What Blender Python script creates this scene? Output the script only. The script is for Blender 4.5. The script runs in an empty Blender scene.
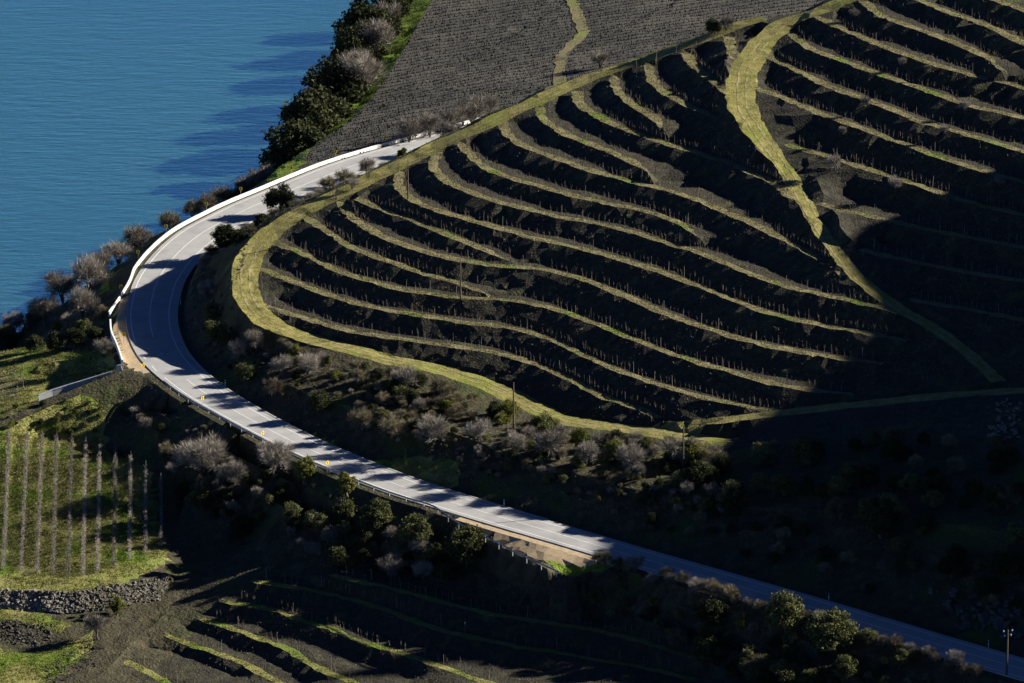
import bpy, bmesh, math, random
import numpy as np
from mathutils import Vector, Matrix, noise as mnoise
from mathutils.bvhtree import BVHTree
from mathutils.geometry import delaunay_2d_cdt
from math import sin, cos, tan, radians, pi, atan2, hypot

SC = bpy.context.scene
# ------------------------------------------------------------------ camera
FPX, PITCH, CAMZ = 5000.0, radians(17.0), 270.0
cam_d = bpy.data.cameras.new('camera'); cam = bpy.data.objects.new('camera', cam_d)
SC.collection.objects.link(cam)
cam_d.sensor_width = 36.0; cam_d.lens = FPX * 36.0 / 1024.0
cam_d.clip_start = 1.0; cam_d.clip_end = 20000.0
cam.location = (0, 0, CAMZ); cam.rotation_euler = (pi / 2 - PITCH, 0, 0)
SC.camera = cam
SC.render.resolution_x, SC.render.resolution_y = 1024, 683
# ------------------------------------------------------------------ sky and sun
SUN_EL, SUN_AZ = radians(23.8), (0.965, 0.26)      # SUN_AZ: ground direction towards the sun
SKY_STRENGTH, SUN_STRENGTH, EXPOSURE = 0.05, 5.0, 1.35
world = bpy.data.worlds.new('World'); SC.world = world; world.use_nodes = True
wn = world.node_tree.nodes; wl = world.node_tree.links; wn.clear()
wo = wn.new('ShaderNodeOutputWorld'); wb = wn.new('ShaderNodeBackground'); ws = wn.new('ShaderNodeTexSky')
ws.sky_type = 'NISHITA'; ws.sun_disc = False; ws.sun_elevation = SUN_EL
ws.sun_rotation = atan2(SUN_AZ[0], SUN_AZ[1]); ws.air_density = 0.25; ws.dust_density = 0.0; ws.ozone_density = 9.0
wb.inputs['Strength'].default_value = SKY_STRENGTH
wl.new(ws.outputs[0], wb.inputs[0]); wl.new(wb.outputs[0], wo.inputs[0])
sd = bpy.data.lights.new('sun', 'SUN'); sun = bpy.data.objects.new('sun', sd); SC.collection.objects.link(sun)
sd.energy = SUN_STRENGTH; sd.angle = radians(0.5); sd.color = (1.0, 0.93, 0.80)
_a = Vector((SUN_AZ[0], SUN_AZ[1], 0)).normalized()
SUNV = Vector((_a.x * cos(SUN_EL), _a.y * cos(SUN_EL), sin(SUN_EL)))
sun.rotation_euler = (-SUNV).to_track_quat('-Z', 'Y').to_euler()
vs = SC.view_settings
vs.view_transform = 'Standard'; vs.look = 'None'; vs.gamma = 1.0; vs.use_curve_mapping = False; vs.exposure = EXPOSURE

COL = SC.collection
rng = np.random.default_rng(7); random.seed(7)
R_ = random.random
WATER_Z = -17.5

def ray(u, v):
    a = (u - 512) / FPX; b = (341.5 - v) / FPX
    return Vector((a, cos(PITCH) + b * sin(PITCH), -sin(PITCH) + b * cos(PITCH)))
def P(u, v, z=0.0):
    d = ray(u, v); t = (z - CAMZ) / d.z
    return Vector((d.x * t, d.y * t, z))
def project(p):
    x, y, z = p[0], p[1], p[2] - CAMZ
    zc = y * cos(PITCH) - z * sin(PITCH); yc = y * sin(PITCH) + z * cos(PITCH)
    return 512 + FPX * x / zc, 341.5 - FPX * yc / zc

# ------------------------------------------------------------------ object helpers
def link(name, me, mats=(), parent=None):
    o = bpy.data.objects.new(name, me); COL.objects.link(o)
    if me is not None and mats:
        for m in (mats if isinstance(mats, (list, tuple)) else [mats]): me.materials.append(m)
    if parent is not None: o.parent = parent
    return o
def tag(o, label=None, cat=None, group=None, kind=None):
    if label: o['label'] = label
    if cat: o['category'] = cat
    if group: o['group'] = group
    if kind: o['kind'] = kind
    return o
def empty(name, loc=(0, 0, 0), rz=0.0):
    o = bpy.data.objects.new(name, None); COL.objects.link(o); o.empty_display_size = 0.3
    o.location = loc; o.rotation_euler = (0, 0, rz); return o
def mesh(name, V, F, mi=None, smooth=False):
    me = bpy.data.meshes.new(name)
    V = np.asarray(V, dtype=np.float32).reshape(-1, 3)
    if isinstance(F, np.ndarray):
        k = F.shape[1]; n = F.shape[0]
        me.vertices.add(len(V)); me.vertices.foreach_set('co', V.ravel())
        me.loops.add(n * k); me.loops.foreach_set('vertex_index', F.astype(np.int32).ravel())
        me.polygons.add(n); me.polygons.foreach_set('loop_start', np.arange(0, n * k, k, dtype=np.int32))
        me.update(calc_edges=True)
    else:
        me.from_pydata([tuple(map(float, v)) for v in V], [], F); me.update()
    if mi is not None: me.polygons.foreach_set('material_index', np.asarray(mi, dtype=np.int32))
    me.polygons.foreach_set('use_smooth', np.full(len(me.polygons), bool(smooth)))
    return me
class MB:
    def __init__(s): s.V = []; s.F = []; s.M = []
    def quad(s, a, b, c, d, m=0):
        n = len(s.V); s.V += [a, b, c, d]; s.F.append((n, n + 1, n + 2, n + 3)); s.M.append(m)
    def tri(s, a, b, c, m=0):
        n = len(s.V); s.V += [a, b, c]; s.F.append((n, n + 1, n + 2)); s.M.append(m)
    def box(s, c, size, ax=(1, 0, 0), m=0, up=(0, 0, 1)):
        ax = Vector(ax).normalized(); up = Vector(up); ay = up.cross(ax).normalized(); az = ax.cross(ay)
        c = Vector(c); h = [x / 2 for x in size]; n = len(s.V)
        for k in range(8):
            s.V.append(c + ax * (h[0] if k & 1 else -h[0]) + ay * (h[1] if k & 2 else -h[1]) + az * (h[2] if k & 4 else -h[2]))
        for f in ((0, 2, 3, 1), (4, 5, 7, 6), (0, 1, 5, 4), (2, 6, 7, 3), (0, 4, 6, 2), (1, 3, 7, 5)):
            s.F.append(tuple(n + i for i in f)); s.M.append(m)
    def tube(s, pts, rad, k=5, m=0, cap=True):
        pts = [Vector(p) for p in pts]; n0 = len(s.V); L = len(pts)
        for i, p in enumerate(pts):
            t = (pts[min(i + 1, L - 1)] - pts[max(i - 1, 0)]).normalized()
            a = t.orthogonal().normalized() if abs(t.z) < .95 else Vector((1, 0, 0)); a = (a - t * a.dot(t)).normalized(); b = t.cross(a)
            for j in range(k):
                w = 2 * pi * j / k; s.V.append(p + (a * cos(w) + b * sin(w)) * rad[i])
        for i in range(L - 1):
            for j in range(k):
                s.F.append((n0 + i * k + j, n0 + i * k + (j + 1) % k, n0 + (i + 1) * k + (j + 1) % k, n0 + (i + 1) * k + j)); s.M.append(m)
        if cap:
            s.F.append(tuple(n0 + (L - 1) * k + j for j in range(k))); s.M.append(m)
    def me(s, name, smooth=False):
        return mesh(name, s.V, s.F, s.M, smooth)
    def build(s, name, mats, parent=None, smooth=False):
        return link(name, s.me(name, smooth), mats, parent)

# ------------------------------------------------------------------ materials
def mat(name, cols, scale=1.0, rough=0.9, bump=0.0, bscale=None, rnd=0.0, detail=6.0, spec=0.2, second=None, streak=None, trans=0.0):
    """cols: list of (pos, rgb); colour from world-space noise, fine relief from a second noise"""
    m = bpy.data.materials.new(name); m.use_nodes = True
    nt = m.node_tree; N = nt.nodes; L = nt.links
    b = N['Principled BSDF']; b.inputs['Roughness'].default_value = rough
    b.inputs['Specular IOR Level'].default_value = spec
    g = N.new('ShaderNodeNewGeometry'); src = g.outputs['Position']
    nz = N.new('ShaderNodeTexNoise'); nz.inputs['Scale'].default_value = scale; nz.inputs['Detail'].default_value = detail; nz.inputs['Roughness'].default_value = 0.65
    L.new(src, nz.inputs['Vector'])
    cr = N.new('ShaderNodeValToRGB')
    e = cr.color_ramp.elements
    while len(e) < len(cols): e.new(0.5)
    for i, (p, c) in enumerate(cols): e[i].position = p; e[i].color = (*c, 1)
    fac = nz.outputs['Fac']
    if rnd:
        oi = N.new('ShaderNodeObjectInfo'); ma = N.new('ShaderNodeMath'); ma.operation = 'MULTIPLY_ADD'
        L.new(oi.outputs['Random'], ma.inputs[0]); ma.inputs[1].default_value = rnd; ma.inputs[2].default_value = -rnd / 2
        ad = N.new('ShaderNodeMath'); ad.operation = 'ADD'; L.new(fac, ad.inputs[0]); L.new(ma.outputs[0], ad.inputs[1]); fac = ad.outputs[0]
    L.new(fac, cr.inputs['Fac']); col = cr.outputs['Color']
    if second:                                   # (scale, lo, hi, rgb): patches of another ground cover
        n2 = N.new('ShaderNodeTexNoise'); n2.inputs['Scale'].default_value = second[0]; n2.inputs['Detail'].default_value = 5
        L.new(src, n2.inputs['Vector'])
        mr = N.new('ShaderNodeMapRange'); mr.inputs['From Min'].default_value = second[1]; mr.inputs['From Max'].default_value = second[2]
        L.new(n2.outputs['Fac'], mr.inputs['Value'])
        mx = N.new('ShaderNodeMixRGB'); mx.inputs['Color2'].default_value = (*second[3], 1)
        L.new(mr.outputs[0], mx.inputs['Fac']); L.new(col, mx.inputs['Color1']); col = mx.outputs[0]
    L.new(col, b.inputs['Base Color'])
    if bump:
        n3 = N.new('ShaderNodeTexNoise'); n3.inputs['Scale'].default_value = bscale or scale * 4; n3.inputs['Detail'].default_value = 5
        L.new(src, n3.inputs['Vector'])
        bp = N.new('ShaderNodeBump'); bp.inputs['Strength'].default_value = 1.0; bp.inputs['Distance'].default_value = bump
        L.new(n3.outputs['Fac'], bp.inputs['Height']); L.new(bp.outputs[0], b.inputs['Normal'])
    if trans:
        tr = N.new('ShaderNodeBsdfTranslucent'); L.new(col, tr.inputs['Color'])
        ms = N.new('ShaderNodeMixShader'); ms.inputs[0].default_value = trans
        L.new(b.outputs[0], ms.inputs[1]); L.new(tr.outputs[0], ms.inputs[2]); L.new(ms.outputs[0], N['Material Output'].inputs['Surface'])
    return m
M = {}
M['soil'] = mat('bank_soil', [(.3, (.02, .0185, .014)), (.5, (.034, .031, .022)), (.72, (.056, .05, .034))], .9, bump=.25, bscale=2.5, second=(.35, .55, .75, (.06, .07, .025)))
M['tread'] = mat('terrace_grass', [(.28, (.08, .068, .04)), (.45, (.15, .132, .068)), (.6, (.21, .188, .09)), (.75, (.13, .135, .048))], 1.3, bump=.3, bscale=3.0, second=(.12, .58, .7, (.13, .17, .03)))
M['track'] = mat('track_grass', [(.3, (.10, .105, .026)), (.45, (.19, .178, .048)), (.58, (.24, .215, .07)), (.72, (.31, .265, .115))], .6, bump=.15, bscale=3.0, second=(.10, .55, .7, (.17, .20, .03)))
M['rut'] = mat('track_earth', [(.38, (.16, .145, .045)), (.5, (.28, .235, .12)), (.6, (.33, .28, .16)), (.7, (.18, .17, .05))], .3, bump=.08, bscale=4)
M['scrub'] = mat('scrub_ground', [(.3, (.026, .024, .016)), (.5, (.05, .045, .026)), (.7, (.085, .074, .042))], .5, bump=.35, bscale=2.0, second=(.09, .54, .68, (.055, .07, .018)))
M['green'] = mat('meadow', [(.28, (.10, .105, .028)), (.45, (.17, .175, .045)), (.58, (.215, .20, .07)), (.75, (.26, .22, .10))], .35, bump=.25, bscale=3.0, second=(.11, .50, .64, (.105, .165, .016)))
M['bright'] = mat('green_grass', [(.3, (.085, .135, .018)), (.5, (.145, .21, .025)), (.72, (.22, .27, .05))], .7, bump=.25, bscale=3.0, second=(.2, .6, .75, (.17, .15, .055)))
M['field'] = mat('field_soil', [(.3, (.032, .032, .03)), (.5, (.052, .051, .046)), (.72, (.085, .08, .07))], .4, bump=.3, bscale=1.5, second=(.035, .45, .62, (.078, .074, .064)))
M['gravel'] = mat('gravel', [(.3, (.34, .26, .16)), (.6, (.48, .37, .24)), (.75, (.40, .36, .20))], 1.5, bump=.05, bscale=6)
M['asphalt'] = mat('asphalt', [(.3, (.29, .29, .295)), (.5, (.33, .33, .335)), (.72, (.37, .367, .36))], .35, second=(.13, .52, .72, (.25, .25, .255)), rough=.85, bump=.01, bscale=20, detail=8)
M['paint'] = mat('white_paint', [(.3, (.55, .55, .54)), (.6, (.78, .78, .76))], 3.0, rough=.6)
M['whitewash'] = mat('whitewash', [(.3, (.62, .61, .58)), (.55, (.80, .79, .76)), (.75, (.70, .68, .63))], 1.2, rough=.8, bump=.02)
M['concrete'] = mat('concrete', [(.3, (.28, .28, .27)), (.7, (.40, .39, .37))], 1.5, rough=.85, bump=.02)
M['render'] = mat('pale_render', [(.3, (.30, .31, .33)), (.7, (.45, .46, .48))], 1.0, rough=.85, bump=.02)
M['steel'] = mat('galvanised_steel', [(.3, (.30, .31, .32)), (.7, (.45, .46, .47))], 2.0, rough=.45, spec=.5)
M['yellow'] = mat('sign_yellow', [(.3, (.80, .55, .02)), (.7, (.85, .62, .04))], 4, rough=.4)
M['black'] = mat('sign_black', [(.3, (.012, .012, .012)), (.7, (.02, .02, .02))], 4, rough=.5)
M['wood'] = mat('weathered_wood', [(.3, (.05, .04, .03)), (.7, (.11, .09, .065))], 3, rough=.9)
M['post'] = mat('vine_post_wood', [(.3, (.10, .085, .065)), (.7, (.21, .185, .15))], 2, rough=.9, rnd=.5)
M['farvine'] = mat('far_vine_bark', [(.3, (.018, .016, .014)), (.7, (.035, .03, .025))], 3, rough=.95)
M['vine'] = mat('vine_bark', [(.3, (.08, .065, .048)), (.7, (.17, .14, .105))], 3, rough=.95)
M['bark'] = mat('bark', [(.3, (.06, .05, .04)), (.7, (.13, .11, .09))], 2, rough=.95, bump=.02)
M['twig'] = mat('grey_twigs', [(.3, (.13, .118, .10)), (.5, (.21, .19, .165)), (.7, (.30, .27, .235))], .6, rough=.95, rnd=.35)
M['twig2'] = mat('brown_twigs', [(.3, (.09, .075, .05)), (.5, (.16, .14, .09)), (.7, (.23, .20, .125))], .6, rough=.95, rnd=.4)
M['oak'] = mat('dark_leaves', [(.3, (.02, .026, .013)), (.5, (.036, .043, .02)), (.72, (.058, .062, .03))], .8, rough=.9, spec=.05, rnd=.3, trans=.12)
M['olive'] = mat('olive_leaves', [(.3, (.06, .066, .028)), (.5, (.095, .105, .042)), (.72, (.14, .14, .065))], .8, rough=.9, spec=.05, rnd=.4, trans=.15)
M['broom'] = mat('yellow_green_leaves', [(.3, (.07, .085, .018)), (.5, (.12, .13, .028)), (.72, (.17, .165, .05))], .8, rough=.9, spec=.05, rnd=.4, trans=.15)
M['blade'] = mat('grass_blades', [(.3, (.10, .092, .036)), (.5, (.17, .152, .06)), (.72, (.23, .205, .095))], .5, rough=.9, trans=.2, second=(.12, .55, .68, (.12, .18, .025)))
M['blade_green'] = mat('green_blades', [(.3, (.085, .095, .026)), (.5, (.145, .15, .04)), (.72, (.21, .185, .08))], .35, rough=.9, trans=.2, second=(.11, .50, .64, (.11, .17, .018)))
M['blade_bright'] = mat('bright_green_blades', [(.3, (.09, .14, .018)), (.5, (.14, .20, .025)), (.72, (.2, .24, .05))], .5, rough=.9, trans=.2)
M['stone'] = mat('schist_stone', [(.3, (.05, .047, .042)), (.5, (.10, .092, .078)), (.68, (.20, .18, .15))], 1.2, rough=.85, bump=.05, rnd=.5)
M['insulator'] = mat('insulator_glass', [(.3, (.5, .55, .55)), (.7, (.65, .7, .7))], 4, rough=.2, spec=.5)
# water
wm = bpy.data.materials.new('river_water'); wm.use_nodes = True
nt = wm.node_tree; N = nt.nodes; L = nt.links; b = N['Principled BSDF']
b.inputs['Base Color'].default_value = (.075, .30, .24, 1); b.inputs['Roughness'].default_value = .25; b.inputs['IOR'].default_value = 1.33
gl = N.new('ShaderNodeBsdfGlossy'); gl.inputs['Color'].default_value = (.82, 1.0, .86, 1); gl.inputs['Roughness'].default_value = .18
mxs = N.new('ShaderNodeMixShader'); mxs.inputs[0].default_value = .84; L.new(b.outputs[0], mxs.inputs[1]); L.new(gl.outputs[0], mxs.inputs[2]); L.new(mxs.outputs[0], N['Material Output'].inputs['Surface'])
g = N.new('ShaderNodeNewGeometry'); mp = N.new('ShaderNodeMapping'); mp.inputs['Scale'].default_value = (.16, .42, 1); mp.inputs['Rotation'].default_value = (0, 0, .08)
L.new(g.outputs['Position'], mp.inputs['Vector'])
n1 = N.new('ShaderNodeTexNoise'); n1.inputs['Scale'].default_value = 1.0; n1.inputs['Detail'].default_value = 6; n1.inputs['Roughness'].default_value = .6
L.new(mp.outputs[0], n1.inputs['Vector'])
bp = N.new('ShaderNodeBump'); bp.inputs['Strength'].default_value = 1.0; bp.inputs['Distance'].default_value = .7
L.new(n1.outputs['Fac'], bp.inputs['Height']); L.new(bp.outputs[0], b.inputs['Normal']); L.new(bp.outputs[0], gl.inputs['Normal'])
np_ = N.new('ShaderNodeTexNoise'); np_.inputs['Scale'].default_value = .012; np_.inputs['Detail'].default_value = 4; mpp = N.new('ShaderNodeMapping'); mpp.inputs['Scale'].default_value = (.6, 1.6, 1); L.new(g.outputs['Position'], mpp.inputs['Vector']); L.new(mpp.outputs[0], np_.inputs['Vector'])
mr_ = N.new('ShaderNodeMapRange'); mr_.inputs['From Min'].default_value = .35; mr_.inputs['From Max'].default_value = .65; mr_.inputs['To Min'].default_value = .35; mr_.inputs['To Max'].default_value = .95; L.new(np_.outputs['Fac'], mr_.inputs['Value']); L.new(mr_.outputs[0], bp.inputs['Distance'])
M['water'] = wm

# ------------------------------------------------------------------ curves
def densify(pts, step):
    """Catmull-Rom through 3D points, resampled evenly in plan"""
    pts = [Vector(p) for p in pts]; out = []
    n = len(pts)
    for i in range(n - 1):
        p0 = pts[max(i - 1, 0)]; p1 = pts[i]; p2 = pts[i + 1]; p3 = pts[min(i + 2, n - 1)]
        k = max(2, int((p2 - p1).length / step * 3))
        for j in range(k):
            t = j / k; t2 = t * t; t3 = t2 * t
            out.append(.5 * ((2 * p1) + (p2 - p0) * t + (2 * p0 - 5 * p1 + 4 * p2 - p3) * t2 + (3 * p1 - p0 - 3 * p2 + p3) * t3))
    out.append(pts[-1])
    A = np.array([tuple(p) for p in out]); s = np.concatenate([[0], np.cumsum(np.hypot(*np.diff(A[:, :2], axis=0).T))])
    m = max(2, int(round(s[-1] / step)) + 1); q = np.linspace(0, s[-1], m)
    return np.stack([np.interp(q, s, A[:, i]) for i in range(3)], 1)
def smooth1(A, n):
    A = A.copy()
    for _ in range(n): A[1:-1] = (A[:-2] + 2 * A[1:-1] + A[2:]) / 4
    return A
def normals(A):
    t = np.gradient(A[:, :2], axis=0); t /= np.linalg.norm(t, axis=1)[:, None] + 1e-9
    return np.stack([-t[:, 1], t[:, 0]], 1)           # left of travel
def offset(A, d, dz=0.0):
    B = A.copy(); B[:, :2] += normals(A) * (d if np.isscalar(d) else np.asarray(d)[:, None]); B[:, 2] += dz
    return B
def arclen(A): return np.concatenate([[0], np.cumsum(np.hypot(*np.diff(A[:, :2], axis=0).T))])
def line(uv, z0, z1=None, step=1.5, sm=2):
    """image trace of a contour-like line, height running from z0 to z1 along it"""
    z1 = z0 if z1 is None else z1
    px = np.array(uv, float); s = np.concatenate([[0], np.cumsum(np.hypot(*np.diff(px, axis=0).T))]); s /= s[-1]
    return smooth1(densify([P(u, v, z0 + (z1 - z0) * t) for (u, v), t in zip(uv, s)], step), sm)
def track(uvz, step=1.5, sm=3): return smooth1(densify([P(*q) for q in uvz], step), sm)

# road: the two painted edge lines, traced on the level road plane
outer_uv = [(1120, 706), (1023.5, 678), (958.5, 659), (920, 647.5), (877.5, 635), (627.5, 562.5), (562.5, 543), (527.5, 533), (475, 517.5), (437.5, 506), (402.5, 495.6),
            (360, 480), (320, 463.5), (280, 445.5), (240, 424.5), (210, 408), (186, 394), (160, 374), (147.5, 362), (138, 348), (132, 331), (130.6, 313.75), (133, 298.75), (140, 277.5), (160, 251),
            (185, 230), (210, 217), (235, 204.4), (260, 194.4), (292.5, 180.6), (335, 163.75), (385, 148.75), (440, 134), (500, 117), (560, 97), (618, 76), (695, 49), (760, 31), (830, 8)]
inner_uv = [(1120, 690), (1023.5, 661.75), (927.5, 634), (862.5, 614), (800, 596), (727.5, 575), (662.5, 557), (587.5, 535), (527.5, 517.5), (487.5, 506), (450, 494), (402.5, 478),
            (367.5, 465), (333.75, 450.6), (307.5, 440), (280, 425), (255, 412.5), (220, 390), (200, 375), (185, 360), (173.75, 340), (168.5, 320), (168.75, 307.5), (173.75, 288.75), (180, 273.75),
            (187, 265), (206, 245), (252.5, 217), (272.5, 207.5), (302.5, 195), (325, 185), (385, 163)]
ROAD_O = smooth1(densify([P(u, v, 0) for u, v in outer_uv], 1.5), 12)
_in = smooth1(densify([P(u, v, 0) for u, v in inner_uv], 1.5), 12)
# lane width along the outer line, smoothed; beyond the traced part it stays constant
nO = normals(ROAD_O)
W = []
for p in ROAD_O:
    W.append(np.min(np.hypot(_in[:, 0] - p[0], _in[:, 1] - p[1])))
W = np.array(W); far = np.argmax(ROAD_O[:, 1] > P(345, 160)[1]); W[far:] = W[far - 1]
W = np.clip(W, 5.2, 8.2)
for _ in range(60): W[1:-1] = (W[:-2] + 2 * W[1:-1] + W[2:]) / 4
# travelling from the near right end to the far end the hill (inner side) lies on the right
ROAD_I = offset(ROAD_O, -W); ROAD_C = offset(ROAD_O, -W / 2)
ED_O = offset(ROAD_O, .9); ED_I = offset(ROAD_O, -(W + 1.3))

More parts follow.
